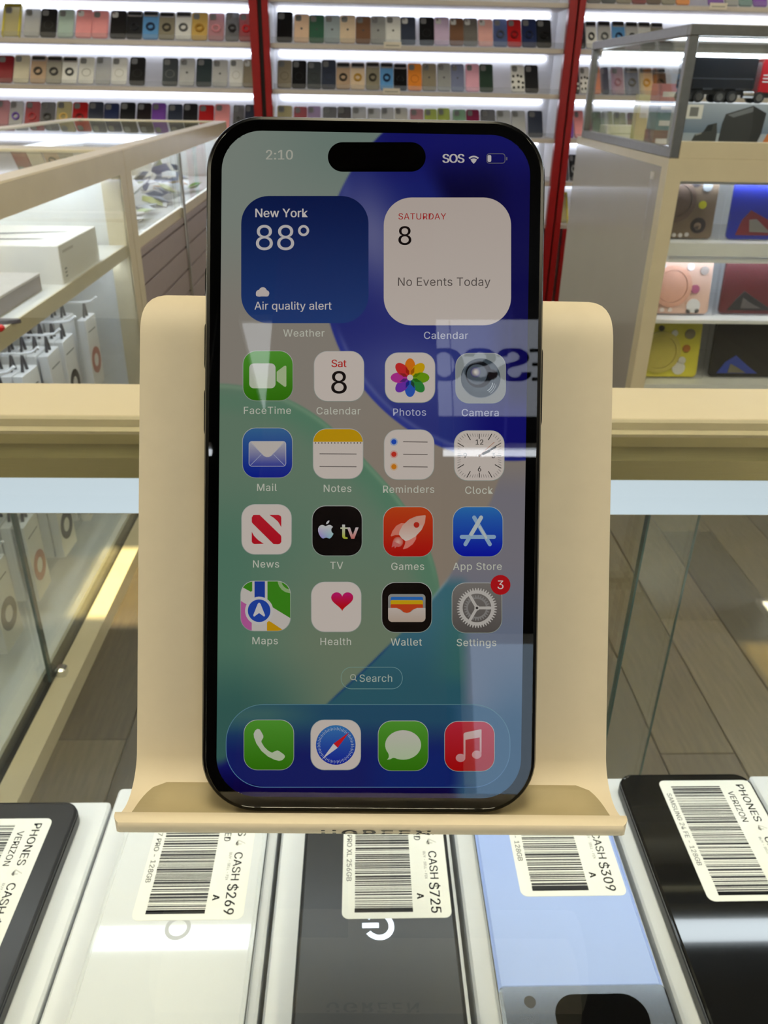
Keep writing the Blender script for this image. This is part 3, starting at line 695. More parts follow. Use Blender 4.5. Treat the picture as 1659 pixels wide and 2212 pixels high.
def d_safari(p, x, y):
    p.circle(x, y, 43, vgrad(y-43, (60, 125, 185), y+43, (22, 40, 160)), 40)
    for k in range(72):
        a = 2*math.pi*k/72; r0 = 33 if k % 2 else 34; r1 = 40 if k % 2 else 38
        p.line(x+r0*math.cos(a), y+r0*math.sin(a), x+r1*math.cos(a), y+r1*math.sin(a), .9, (190, 198, 210))
    p.poly([(x+29, y-29), (x+4.5, y+4.5), (x-4.5, y-4.5)], (205, 32, 38)); p.poly([(x-29, y+29), (x-4.5, y-4.5), (x+4.5, y+4.5)], (212, 206, 204))
def d_msg(p, x, y):
    pts = [(x+39*math.cos(t), y-2+32*math.sin(t)) for t in np.linspace(math.radians(118), math.radians(118-332), 36)]
    p.poly(pts+[(x-31, y+20), (x-31, y+25), (x-35, y+30), (x-28, y+29), (x-22, y+26)], vgrad(y-34, (205, 200, 188), y+30, (186, 205, 165)))
def d_music(p, x, y):
    c = vgrad(y-37, (214, 190, 182), y+36, (208, 140, 140))
    p.poly([(x-13, y-27), (x-10, y-30), (x+24, y-37), (x+26, y-36), (x+26, y-20), (x-9, y-14), (x-9, y+22), (x-13, y+22)], c); p.poly([(x+22, y-22), (x+26, y-22), (x+26, y+14), (x+22, y+14)], c)
    p.circle(x-19.5, y+25, 10.5, c, 20, 9); p.circle(x+15.5, y+18, 10.5, c, 20, 9)
GRN = lambda y: vgrad(y-54, (86, 160, 52), y+54, (52, 122, 12))
WH = CREAMW
icon('a', 578, 811, GRN(811), 'FaceTime', d_video, 'green video call app icon')
icon('a', 732, 812, WH, 'Calendar', d_cal, 'white calendar app icon')
icon('a', 886, 815, WH, 'Photos', d_photos, 'white photo app icon with coloured petals', capcol=(190, 192, 214))
icon('a', 1039, 816, vgrad(762, (150, 158, 158), 870, (150, 152, 148)), 'Camera', d_camera, 'grey camera lens app icon', capcol=(190, 192, 214))
icon('a', 577, 978, vgrad(924, (62, 112, 160), 1032, (16, 34, 150)), 'Mail', d_mail, 'blue mail app icon')
icon('a', 730, 980, WH, 'Notes', d_notes, 'yellow topped notes app icon')
icon('a', 884, 982, WH, 'Reminders', d_rem, 'white reminders app icon')
icon('a', 1036, 984, WH, 'Clock', d_clock, 'white clock app icon')
icon('a', 575, 1144, WH, 'News', d_news, 'white news app icon')
icon('a', 728, 1147, (8, 8, 8), 'TV', d_tv, 'black television app icon')
icon('a', 882, 1149, vgrad(1095, (200, 72, 24), 1203, (184, 16, 12)), 'Games', d_games, 'red rocket app icon')
icon('a', 1033, 1149, vgrad(1095, (50, 120, 190), 1203, (14, 22, 170)), 'App Store', d_store, 'blue app store icon')
icon('a', 573, 1310, (206, 198, 190), 'Maps', d_maps, 'map app icon')
icon('a', 726, 1312, WH, 'Health', d_health, 'white health app icon with a heart')
icon('a', 879, 1313, (12, 10, 8), 'Wallet', d_wallet, 'black wallet app icon')
icon('a', 1031, 1314, vgrad(1260, (128, 122, 116), 1368, (92, 86, 82)), 'Settings', d_settings, 'grey gear app icon with red badge')
# dock and search pill lie under the dock icons
p = pic(); p.layer = 1
def dockc(x, y):
    c = mixc((38, 84, 112), (22, 34, 108), (y-1560)/70)
    c = mixc(c, (70, 112, 108), max(0, 1-abs(y-1545)/45)*max(0, min(1, (700-x)/120)))
    c = mixc(c, (14, 40, 118), max(0, min(1, (x-780)/60))*max(0, min(1, (1000-x)/40))*max(0, min(1, (y-1590)/50)))
    return mixc(c, (66, 104, 136), max(0, min(1, (x-975)/35)))  # reflection haze painted over the dock's right end
nxd, nyd = 62, 20; pts = []; fcs = []
outr = rrect(487, 1103, 1523, 1703, 82, 16)
for j in range(nyd+1):
    yy = 1523+180*j/nyd; dy = max(0, 82-min(yy-1523, 1703-yy)); ins = 82-math.sqrt(max(0, 82*82-dy*dy))
    for i in range(nxd+1): pts.append((487+ins+(616-2*ins)*i/nxd, yy+(i/nxd-.5)*2))
for j in range(nyd):
    for i in range(nxd): a = j*(nxd+1)+i; fcs.append((a, a+1, a+nxd+2, a+nxd+1))
p.add(pts, fcs, dockc); p.up()
p.frame(795, 1613, 617, 181, 82, 1.6, lambda x, y: mixc((96, 140, 150), (90, 130, 175), (y-1523)/180), 16)
p.build('dock_panel', GLOWM, disp)['label'] = 'blue glassy dock behind the lower icons'
p = pic()
p.frame(803, 1466, 134, 48, 23, 1.2, lambda x, y: mixc((130, 165, 150), (120, 160, 165), (x-740)/130), 12)
p.arc(762.5, 1464, 5.6, 1.8, 0, 360, (180, 186, 168)); p.line(766.5, 1468.5, 771, 1473, 1.8, (180, 186, 168)); p.text('Search', 812, 1474, 15.5, (176, 188, 176), bold=.003, space=1.04)
p.build('search_pill', GLOWM, disp)
icon('a', 580, 1611, GRN(1611), '', d_phone, 'green phone call app icon')
icon('a', 725, 1611, WH, '', d_safari, 'compass app icon')
icon('a', 871, 1613, GRN(1613), '', d_msg, 'green speech bubble app icon')
icon('a', 1015, 1614, vgrad(1560, (196, 44, 62), 1668, (176, 10, 12)), '', d_music, 'red music app icon')
p = pic()
p.rrect(658, 559, 276, 276, 60, vgrad(420, (16, 30, 80), 697, (36, 66, 128)), 12)
p.text('New York', 551, 467, 18.3, (214, 206, 202), 'l', bold=.012); p.text('88°', 552, 538, 53.5, (204, 198, 196), 'l', bold=-.002, space=.97)
for a, b, r_ in ((559.5, 632, 7.6), (567, 627.5, 8.6), (574, 632.2, 7)): p.circle(a, b, r_, (208, 196, 190), 20)
p.rrect(566, 634.5, 28, 9, 4, (208, 196, 190)); p.text('Air quality alert', 549, 667.5, 17.0, (214, 206, 202), 'l', bold=.005, space=1.01)
p.text('Weather', 656, 726, 15.5, CAP, bold=.004, space=1.06); p.build('weather_widget', GLOWM, disp)
p = pic()
p.rrect(967, 563, 276, 277, 60, vgrad(424, (200, 186, 176), 702, (210, 198, 188)), 12)
p.text('SATURDAY', 861, 472, 13.4, (176, 40, 40), 'l', bold=.004, space=1.05); p.text('8', 861, 527, 40, (24, 18, 18), 'l', bold=.004); p.text('No Events Today', 860, 616, 18, (92, 84, 80), 'l', space=1.02)
p.text('Calendar', 964, 731, 15.5, (198, 200, 212), bold=.004, space=1.06); p.build('calendar_widget', GLOWM, disp)
p = pic()
p.rrect(814, 336.5, 212, 64, 31.8, (0, 0, 0), 14); p.text('2:10', 574, 342, 20.5, (186, 186, 172), 'l', bold=.012, space=1.0)
p.text('SOS', 957, 349, 18.5, (206, 200, 196), 'l', bold=.022, space=.92)
for r_ in (8.5, 14.2): p.arc(1024, 350, r_, 3.6, -134, -46, (206, 200, 196), 14)
p.poly([(1024, 351.5), (1018.5, 345.8), (1021, 344), (1024, 343.2), (1027, 344), (1029.5, 345.8)], (206, 200, 196))
p.frame(1072, 340, 41, 22, 6.5, 1.6, (110, 108, 116)); p.rrect(1058, 340, 8, 15, 3, (206, 200, 196)); p.rrect(1095.5, 340.5, 3, 7, 1.4, (110, 108, 116))
p.build('status_bar', GLOWM, disp)

# ------------------------------------------------------------------ stand (built in the phone's frame, millimetres)
stn = thing('phone_stand', 'matte cream plastic phone stand holding the lit black phone', 'stand')
SB = Vector((.0007, -.0738, -.012)); pose(stn, SB)
def stand_profile():
    P = []          # (Z, Y) of the front surface from the rolled top down to the lip
    for a in np.linspace(80, 0, 10): P.append((-12-12*(1-math.cos(math.radians(a))), 29.3+12*math.sin(math.radians(a))))
    for y in np.linspace(24, -58, 14): P.append((-12, y))
    for a in np.linspace(0, 90, 14)[1:]: P.append((-2-10*math.cos(math.radians(a)), -64.3-10*math.sin(math.radians(a))))
    P += [(1.0, -74.3), (2.6, -74.1), (3.3, -73.4), (3.6, -72.6), (4.0, -72.35), (6.0, -72.35), (7.9, -72.4), (8.5, -72.7)]
    return P
PR = stand_profile()
arc = [0.0]
for a, b in zip(PR, PR[1:]): arc.append(arc[-1]+math.hypot(a[0]-b[0], a[1]-b[1]))
TT = 3.2
NR = []
for i in range(len(PR)):
    a = PR[max(0, i-1)]; b = PR[min(len(PR)-1, i+1)]; dz, dy = b[0]-a[0], b[1]-a[1]; l = math.hypot(dz, dy); NR.append((dy/l, -dz/l))   # towards the back
def stand_hw(i):
    s = arc[i]; r = 13.0; w_ = 53.6
    if s < r: w_ -= 7.5*(1-math.sqrt(max(0, 1-((r-s)/r)**2)))
    z = PR[i][0]
    if i > len(PR)-9:
        w_ -= 2.6*(1-math.sqrt(max(0, 1-((z-1)/7.6)**2))) if z > 1 else 0
    return w_
mb = MB(); ncol = 14; n = len(PR)
# underside of the lip: rounded nose that curls below the shelf
back = []
for i in range(n):
    z, y = PR[i]
    if z > -2 and y < -70:
        back.append((min(z, 7.2)-1.2, -76.6+max(0, z-3)*.17))
    else: back.append((z+NR[i][0]*TT, y+NR[i][1]*TT))
nose = [(8.7, -73.2), (8.5, -73.9), (8.0, -74.6), (7.0, -75.3)]
rows = [(*PR[i], stand_hw(i)) for i in range(n)]+[(a, b, stand_hw(n-1)-.2*k) for k, (a, b) in enumerate(nose)]+[(*back[i], stand_hw(i)-.25) for i in reversed(range(n))]
m_ = len(rows); vs = []
for z, y, hw_ in rows:
    for k in range(ncol+1):
        t = -1+2*k/ncol; vs.append((t*hw_/1000, y/1000, z/1000))
fs = []
for r_ in range(m_):
    q = (r_+1) % m_
    for k in range(ncol): fs.append((r_*(ncol+1)+k, q*(ncol+1)+k, q*(ncol+1)+k+1, r_*(ncol+1)+k+1))
for k in (0, ncol):
    for i in range(n-1):
        a, b, c_, d_ = i, i+1, m_-2-i, m_-1-i
        q = [a*(ncol+1)+k, b*(ncol+1)+k, c_*(ncol+1)+k, d_*(ncol+1)+k]; fs.append(tuple(q if k else q[::-1]))
    q = [(n-1+j)*(ncol+1)+k for j in range(len(nose)+2)]; fs.append(tuple(q if k else q[::-1]))
offs = tuple(-SB); offs = (0.0, offs[1], offs[2])
mb.add(vs, fs); cradle = mb.build('cradle', STANDM, stn, offs, True)
bv = cradle.modifiers.new('soft_edges', 'BEVEL'); bv.width = .0006; bv.segments = 2; bv.limit_method = 'ANGLE'; bv.angle_limit = math.radians(50)
# silicone pad on the shelf
pts = []; st_i = [i for i in range(n) if (PR[i][1] < -70.6 and PR[i][0] < 2.7)]
i0 = st_i[0]; smax = arc[st_i[-1]]-arc[i0]; rows = []
for i in st_i:
    s = arc[i]-arc[i0]; hw_ = 51.3; r = 7.5
    if s < r: hw_ -= 5.2*(1-math.sqrt(max(0, 1-((r-s)/r)**2)))
    rows.append((PR[i][0]-NR[i][0]*.12, PR[i][1]-NR[i][1]*.12, hw_))
vs = []; [vs.extend([((-1+2*k/12)*h_/1000, y/1000, z/1000) for k in range(13)]) for z, y, h_ in rows]
pmb = MB().add(vs, [(r_*13+k, (r_+1)*13+k, (r_+1)*13+k+1, r_*13+k+1) for r_ in range(len(rows)-1) for k in range(12)])
po = pmb.build('silicone_pad', PADM, stn, offs, True); sm = po.modifiers.new('thickness', 'SOLIDIFY'); sm.thickness = .0003; sm.offset = -1
# raised brand lettering on the nose of the lip, half turned under
lt = MB()
def nosef(x, y):        # wrap text (mm) round the nose: y=0 at the bottom of the letters
    s = y
    path = [(3.0, -76.6), (6.0, -75.7), (7.0, -75.3), (8.0, -74.6), (8.5, -73.9)]
    d = 0
    for (z0_, y0_), (z1_, y1_) in zip(path, path[1:]):
        l = math.hypot(z1_-z0_, y1_-y0_)
        if s <= d+l or (z1_, y1_) == path[-1]:
            t = (s-d)/l; return (x/1000, (y0_+(y1_-y0_)*t)/1000-.00006, (z0_+(z1_-z0_)*t)/1000+.00006)
        d += l
text_mb(lt, 'UGREEN', .9, 3.75, 2.55, nosef, 'c', bold=.02, space=1.2, sx=1.36)
lt.build('lettering', mat('grey lettering', '4f4c49', .5), stn, offs)
# rear hinge and foot, hidden behind the cradle
def wl(px, py, pz): return PF.inverted() @ (Vector((px, py, pz))-PC) - SB
ft = MB()
bw = [wl(x, y, z) for z in (1.0, 1.006) for x, y in ((-.035, .165), (.040, .165), (.040, .265), (-.035, .265))]
ft.add(bw, [(0, 3, 2, 1), (4, 5, 6, 7), (0, 1, 5, 4), (1, 2, 6, 5), (2, 3, 7, 6), (3, 0, 4, 7)]); ft.build('foot', STANDM, stn)
ar = MB(); A = Vector((0, -.010, -.0155))-SB; A.x = 0; B = wl(.003, .245, 1.006); ar.tube([A, B], .007, 12); ar.build('support_arm', STANDM, stn)

# ================================================================== COUNTERS ACROSS THE AISLE
GAPM = mat('mauve slat', '9c8f8f', .45, var=.03)
FX = -.645
def side_counter(name_label, y0, y1, slats, lo):
    t = thing('display_counter', name_label, 'counter', (FX, y0, 0)); L = y1-y0; XB = -.68   # local: x to the left is negative
    def B(nm, x0, x1, ya, yb, z0, z1, m, par=t): return MB().box(x0, x1, ya, yb, z0, z1).build(nm, m, par)
    MB().slab([(-.055, .940), (0, .940), (0, .997), (-.003, 1.0), (-.052, 1.0), (-.055, .998)], 0, L, 0, plane='xz').build('front_rail', CREAM, t).scale = (1, -1, 1)
    B('back_rail', XB-.055, XB, 0, L, .94, 1.0, CREAM)
    B('end_rail', XB, -.055, 0, .05, .94, 1.0, CREAM); B('end_rail', XB, -.055, L-.05, L, .94, 1.0, CREAM)
    B('glass_top', XB, -.055, .05, L-.05, .990, .996, GLASS)
    for ya in (0, L-.055):
        B('post', -.055, 0, ya, ya+.055, 0, .94, CREAM); B('post', XB-.055, XB, ya, ya+.055, 0, .94, CREAM)
    B('back_panel', XB-.012, XB, .055, L-.055, .05, .94, WHITE); B('end_panel', XB, -.055, L-.03, L-.02, .05, .94, WHITE)
    B('floor_panel', XB, -.02, .055, L-.055, .05, .062, WHITE)
    B('skirting', -.0, .045, 0, L, 0, .042, CREAM)
    lb = B('light_bar', XB+.002, XB+.02, .06, L-.06, .915, .936, WHITE); MB().box(XB+.02, XB+.026, .06, L-.06, .913, .934).build('light_diffuser', LED_CT, lb)
    lb = B('light_bar', XB+.03, -.12, L-.052, L-.032, .915, .936, WHITE); MB().box(XB+.03, -.12, L-.058, L-.052, .913, .936).build('light_diffuser', LED_CT, lb)
    lb = B('light_bar', -.080, -.058, .06, L-.06, .952, .966, WHITE); MB().box(-.078, -.060, .06, L-.06, .949, .952).build('light_diffuser', LED_CT, lb)  # extra bar added under the front rail to brighten the inside
    if not slats:
        lb = B('light_bar', -.060, -.040, .06, L-.06, .716, .7258, WHITE); MB().box(-.058, -.042, .06, L-.06, .713, .716).build('light_diffuser', LED_CT, lb)
    sh_ = B('shelf', XB, -.012, .055, L-.055, .726, .757, WHITE); B('shelf_edge', -.012, -.008, .055, L-.055, .725, .758, CREAM, sh_)
    if slats:
        MB().cham(-.012, 0, .055, L-.055, .7050, .7255, .001).build('slat', GAPM, t); z = .699
        while z > .1:
            MB().cham(-.012, 0, .055, L-.055, z-.0735, z, .001).build('slat', GAPM, t); z -= .080
        B('slat_backing', -.03, -.016, .055, L-.055, .06, .724, DARKGAP)
        B('front_pane', -.014, -.009, .055, L-.055, .765, .94, GLASS)
        MB().tube([(-.004, .74, .70), (-.004, .74, .94)], .007, 10).build('door_stile', CHROME, t)
        MB().tube([(.004, .70, .10), (.004, .70, .94)], .0075, 10).build('pole', CHROME, t)
    else:
        for a, b, xo in ((.055, lo+.0, -.014), (lo-.03, L-.055, -.006)):
            g = B('front_pane', xo, xo+.005, a, b, .045, .94, GLASSG); q = b if a < .1 else a
            MB().box(xo-.0005, xo+.0055, q-.0008, q+.0008, .045, .94).build('pane_edge', GEDGE, g)
        cl = MB().cham(.0, .022, lo-.012, lo+.012, .03, .062, .004).build('pane_clip', CHROME, t)
    return t
nl = side_counter('long cream glass counter on the left with white boxes on its shelf', .70, 2.40, False, .665)
fl2 = side_counter('cream glass counter at the far left with mauve slatted lower front', 2.405, 4.30, True, 0)

# white carton, grey carton, tool, red cap on the shelf
SZ = .757
CART = mat('white carton', 'e2e0de', .5, var=.015)
t = thing('tablet_box', 'large white product carton with pen pictures on its lid on the left shelf', 'box', (-.80, 1.98, SZ))
MB().cham(-.135, .135, -.132, .150, 0, .083, .0015).build('carton', CART, t)
pr = MB()
for a, b, wd in (((-.06, .02), (.085, .06), .012), ((-.09, -.06), (.06, -.045), .012)):
    d = (Vector(b)-Vector(a)).normalized(); nn = Vector((-d.y, d.x))*wd
    pr.add([(a[0]+nn.x, a[1]+nn.y, .0834), (a[0]-nn.x, a[1]-nn.y, .0834), (b[0]-nn.x*.5, b[1]-nn.y*.5, .0834), (b[0]+d.x*.018, b[1]+d.y*.018, .0834), (b[0]+nn.x*.5, b[1]+nn.y*.5, .0834)], [(0, 1, 2, 3, 4)])
pr.build('printed_pens', mat('grey pen print', '6c6a70', .5), t)
MB().add([(.1353, -.11, .064), (.1353, -.035, .064), (.1353, -.035, .070), (.1353, -.11, .070)], [(0, 1, 2, 3)]).build('side_print', mat('pale side print', 'b5b0ac', .6), t)
sp = MB()
for k in range(3): sp.add([(.1353, -.112, .012+.008*k), (.1353, -.097, .012+.008*k), (.1353, -.097, .016+.008*k), (.1353, -.112, .016+.008*k)], [(0, 1, 2, 3)])
sp.build('side_marks', INKG, t)
em = MB(); em.poly2([(-.085+.012*math.cos(a), .034+.0125*math.sin(a)) for a in np.linspace(0, 2*math.pi, 18)], 0, f=lambda x, y, z: (x, -.1325, y)); em.poly2([(-.083, .048), (-.079, .055), (-.076, .051), (-.078, .048)], 0, f=lambda x, y, z: (x, -.1325, y)); em.build('printed_mark', mat('slate print', '5d5d66', .5), t)
t = thing('flat_box', 'flat grey carton lying on the left counter shelf', 'box', (-.83, 1.645, SZ)); MB().cham(-.135, .135, -.145, .150, 0, .030, .001).build('base', mat('grey carton', '8a8285', .5), t); MB().cham(-.136, .136, -.146, .151, .0305, .036, .001).build('lid', mat('light grey lid', 'c4c0c0', .5), t)
t = thing('pry_tool', 'slim dark grey pry tool lying over the shelf edge', 'tool', (-.690, 1.512, SZ), (0, 0, math.radians(4)))
MB().slab([(-.09, -.008), (.030, -.008), (.046, -.003), (.052, .003), (.046, .008), (-.09, .008)], 0, .008, .001).build('blade', mat('dark grey tool', '55535c', .4), t)
MB().slab(rrect(-.14, -.085, -.010, .010, .004, 4), 0, .010, .002).build('handle', BLACK, t)
t = tag(MB().slab(rrect(-.02, .02, -.014, .014, .012, 8), 0, .010, .003).build('red_cap', mat('glossy red cap', 'd01814', .25), None, (-.668, 1.462, SZ)), 'small glossy red cap beside the pry tool', 'cap')

# hooks with white hanging packages
HOOKW = mat('white wire', 'e8e8ea', .35); STRAP = mat('dark hang strap', '3c3a42', .5); PKG = mat('white package card', 'e9e9ea', .45, var=.01)
ORD = ['first', 'second', 'third', 'fourth', 'fifth', 'sixth', 'seventh', 'eighth', 'ninth', 'tenth', 'eleventh', 'twelfth', 'thirteenth', 'fourteenth', 'fifteenth', 'sixteenth', 'seventeenth', 'eighteenth', 'nineteenth', 'twentieth']
hooks = [(2.165, .640, 'upper'), (1.985, .634, 'upper'), (1.87, .634, 'upper'), (1.726, .633, 'upper'), (1.59, .633, 'upper'), (1.95, .345, 'lower'), (1.76, .345, 'lower'), (1.57, .345, 'lower'), (1.38, .345, 'lower')]
PKW = .085; PKH = .19
pk = MB(); pk.cham(-.011, .011, -PKW/2, PKW/2, -PKH, 0, .001); pko = pk.build('carton', PKG); pkm = pko.data; bpy.data.objects.remove(pko)
stp = MB()
for s in (-1, 1): stp.tube([(0, s*.012, 0), (0, s*.003, .030), (0, 0, .036)], [.0035, .0028, .0028], 6)
so = stp.build('hang_strap', STRAP); stm = so.data; bpy.data.objects.remove(so)
RG = [mat('black band ring', '2a2724', .4), mat('rose band ring', 'b4766c', .4), mat('grey band ring', '77757a', .4)]
rgm = []
for q in RG:
    o = MB().ring((.0112, 0, -.118), (1, 0, 0), .018, .036, .0008, 24).build('printed_ring', q); rgm.append(o.data); bpy.data.objects.remove(o)
o = MB().add([(.0113, -.03, -.036), (.0113, .03, -.036), (.0113, .03, -.033), (.0113, -.03, -.033)], [(0, 1, 2, 3)]).build('printed_line', INKG); lnm = o.data; bpy.data.objects.remove(o)
rn = random.Random(3)
for hi, (hy, hz, row) in enumerate(hooks):
    hk = tag(MB().tube([(-1.322, hy, hz-.004), (-.74, hy, hz), (-.715, hy, hz+.004), (-.700, hy, hz+.016)], .0032, 8).build('wire_hook', HOOKW), 'white wire hook, %s from the far end of the %s row inside the left counter' % (ORD[hi if hi < 5 else hi-5], row), 'hook', 'wire hooks in the left counter')
    cnt = 4 if row == 'upper' else 3
    for k in range(cnt):
        x = -.735-k*.028-rn.random()*.004; 
        if hi == 0 and k > 0: x -= .03
        t = thing('hanging_package', 'white hanging package, %s from the front on the %s %s hook of the left counter' % (ORD[k], ORD[hi if hi < 5 else hi-5], row), 'package', (x, hy, hz-.036-.002), group='white packages on the hooks')
        t.rotation_euler = (0, rn.uniform(-.02, .02), rn.uniform(-.05, .05))
        link('carton', pkm, t); link('hang_strap', stm, t)
        if k == 0: link('printed_ring', rgm[(hi+1) % 3 if hi < 1 else (0 if hi == 1 else hi % 3)], t); link('printed_line', lnm, t)

# heap of small packets in the far left counter
PKN = (('white', 'd9dadc'), ('pale grey', 'c9cfd6'), ('yellow', 'e0a820'), ('grey blue', '6f7a98'), ('pale green', 'b4c890'), ('slate', '7d869c'), ('olive', 'a8ae62'), ('cream', 'e4e2d8'), ('dark blue', '3a4270'), ('green', '6fb050'))
PKC = [mat('packet ' + n_, c, .4) for n_, c in PKN]
def pillow(mb, wx, wy, th):
    vs = []; N_ = 4
    for s in (1, -1):
        for j in range(N_+1):
            for i in range(N_+1):
                u, v = i/N_*2-1, j/N_*2-1; vs.append((u*wx/2, v*wy/2, s*th/2*(1-u*u)*(1-v*v)))
    q = (N_+1)**2; fs = []
    for s in (0, 1):
        for j in range(N_):
            for i in range(N_): a = s*q+j*(N_+1)+i; f = (a, a+1, a+N_+2, a+N_+1); fs.append(f if s == 0 else f[::-1])
    return mb.add(vs, fs)
pkts = []
for i in range(len(PKC)):
    o = pillow(MB(), .055, .075, .022).build('pouch', PKC[i], smooth=True); pkts.append(o.data); bpy.data.objects.remove(o)
o = MB().box(-.0275, .0275, .036, .050, -.0015, .0015).build('header_card', CART); hdm = o.data; bpy.data.objects.remove(o)
rn = random.Random(11)
for lvl, ln in ((0, 'bottom'), (1, 'middle'), (2, 'top')):
    for k in range(20):
        x = FX-.05-rn.random()*(.16, .22, .18)[lvl]-.03*lvl; y = 2.50+(k+rn.random()*.7)*.066; ci = rn.randrange(len(PKC)); ti = (.35, .7, .9)[lvl]
        t = thing('small_packet', '%s packet, %s from near end, %s layer of the far left heap' % (PKN[ci][0], ORD[k], ln), 'packet', (x, y, SZ+.022+lvl*.030), (rn.uniform(-ti, ti), rn.uniform(0, ti), rn.uniform(0, 6.28)), 'packets heaped in the far left counter')
        link('pouch', pkts[ci], t); link('header_card', hdm, t)
for k in range(5):
    t = thing('hanging_pouch', 'grey blister pack, %s from near end, hanging in the far left counter' % ORD[k], 'package', (FX-.62, 2.72+k*.26, .79), group='blister packs at the back of the far left counter')
    MB().cham(0, .004, -.09, .09, 0, .13, .002).build('card', mat('grey blue card', 'b9c0c8', .5), t); MB().slab(rrect(-.06, .06, .02, .10, .02, 5), .004, .018, .004, plane='xy').build('blister', mat('pale blister', '9aa4b0', .2), t).rotation_euler = Matrix(((0, 0, 1), (1, 0, 0), (0, 1, 0))).to_euler()

# ------------------------------------------------------------------ right counter with the small glass case
RX, RY = .852, 2.385
rc = thing('display_counter', 'cream framed display counter on the right with tablet cases inside', 'counter', (RX, RY, 0))
def RB(nm, x0, x1, y0, y1, z0, z1, m, par=rc): return MB().box(x0, x1, y0, y1, z0, z1).build(nm, m, par)
RB('front_rail', 0, 1.5, 0, .05, .942, 1.0, CREAM); RB('post', 0, .042, 0, .05, 0, .942, CREAM); RB('post', 1.458, 1.5, 0, .05, 0, .942, CREAM)
RB('top_panel', 0, 1.5, .05, 1.06, .975, 1.0, CREAM)
RB('side_panel', .002, .022, .05, 1.06, .02, .975, mat('grey gloss laminate', 'a9a4a0', .16, coat=.25, var=.02, scale=3)); RB('back_panel', .022, 1.48, .42, .44, .02, .975, WHITE)
RB('front_pane', .042, 1.458, .018, .023, .06, .942, GLASS)
RB('shelf', .022, 1.48, .03, .42, .752, .772, WHITE); RB('shelf_lip', .042, 1.458, .028, .032, .735, .772, WHITE)
RB('shelf', .022, 1.48, .03, .42, .535, .545, WHITE); RB('shelf', .022, 1.48, .03, .42, .328, .340, WHITE); RB('floor_panel', .022, 1.48, .03, .42, .05, .06, WHITE)
RB('skirting', -.002, 1.5, -.02, .0, 0, .045, CREAM)
lb = RB('light_bar', .06, 1.44, .052, .075, .93, .97, WHITE); MB().box(.06, 1.44, .0755, .079, .93, .95).build('light_diffuser', LED_CT, lb)
lb = RB('light_bar', .06, 1.44, .036, .050, .715, .735, WHITE); MB().box(.06, 1.44, .0505, .054, .715, .730).build('light_diffuser', LED_CT, lb)

def tab_case(label, x, y, z, w_, h_, col, deco, disc=None, tilt=8, rot=0, wedge=None):
    t = thing('tablet_case', label, 'tablet case', (x, y, z), (math.radians(-tilt), 0, math.radians(rot)), 'tablet cases in the right counter')
    f = lambda o_: o_
    MB().slab(rrect(-w_/2, w_/2, 0, h_, .014, 5), 0, .012, .003, plane='xz').build('shell', mat('case ' + col, col, .35, var=.03), t)
    if disc:
        MB().ring((disc[0], -.0125, disc[1]), (0, -1, 0), disc[2]*.78, disc[2], .006, 36).build('ring_stand', mat('ring ' + disc[3], disc[3], .35), t); MB().disc((disc[0], -.0122, disc[1]), (0, -1, 0), disc[2]*.76, .004, 36).build('ring_plate', mat('ring ' + disc[3], disc[3], .35), t)
    for nm, dx, dz, r_, c in deco:
        MB().disc((dx, -.0122, dz), (0, -1, 0), r_, .005, 16).build(nm, mat('charm ' + c, c, .4), t)
    if wedge:
        for k, (pts, c) in enumerate(wedge): MB().slab(pts, .012, .016+.002*k, .001, plane='xz').build('kickstand' if k == 0 else 'kickstand_window', mat('stand ' + c, c, .4), t)
    # clear bag with a white header fold
    bg = MB().slab(rrect(-w_/2-.016, w_/2+.020, -.004, h_+.004, .004, 2), -.004, .020, .003, plane='xz').build('plastic_bag', glassmat('clear plastic bag', (.97, .97, .98), 1.25, .12, .03, (.9, .9, .95)), t)
    MB().slab([(-w_/2-.016, h_-.002), (w_/2+.026, h_-.002), (w_/2+.034, h_+.016), (-w_/2-.016, h_+.018)], .002, .006, .001, plane='xz').build('bag_fold', mat('milky plastic fold', 'e6e4e8', .4), bg)
    return t
yT = RY+.10
tab_case('brown tablet case with yellow and dark round charms on the upper shelf', .955, yT, .774, .19, .165, '7d6a56', [('charm', .052, .095, .011, 'c9c81e'), ('charm', .048, .038, .022, '2a2024'), ('charm_centre', .046, .036, .011, 'd0b49c'), ('charm', .025, .160, .016, '2a2024'), ('charm', .058, .145, .014, '9aa0a4'), ('bead', -.02, .010, .006, 'd8d4d4'), ('bead', -.001, .010, .006, 'd8d4d4'), ('bead', .018, .012, .006, 'd8d4d4')], (-.03, .105, .060, '6e5a4c'), 4)
tab_case('royal blue tablet case with a red and grey kickstand on the upper shelf', 1.205, yT, .774, .22, .172, '1f2fa8', [], None, 4, wedge=[([(-.085, .012), (.06, .012), (.02, .05), (-.05, .082), (-.072, .055)], '7d2330'), ([(-.045, .022), (.02, .020), (-.03, .058), (-.052, .056)], '85827e')])
tab_case('pink tablet case with a round stand and white charms on the middle shelf', .985, yT, .548, .205, .165, 'dcb6a2', [('charm', .052, .075, .013, 'b0597c'), ('charm', .052, .025, .021, 'dcdad8'), ('charm_spot', .038, .008, .007, '4a4444'), ('charm_spot', .064, .010, .007, '4a4444'), ('charm', -.06, .142, .013, 'e4e2e2'), ('charm', .03, .140, .011, 'e0dcdc'), ('charm', .074, .130, .013, 'a99c94'), ('bead', -.07, .012, .007, 'e2d4cc'), ('bead', -.045, .012, .007, 'e2d4cc'), ('bead', -.02, .012, .007, 'e2d4cc')], (-.022, .082, .062, 'dba58c'), 10, 0)
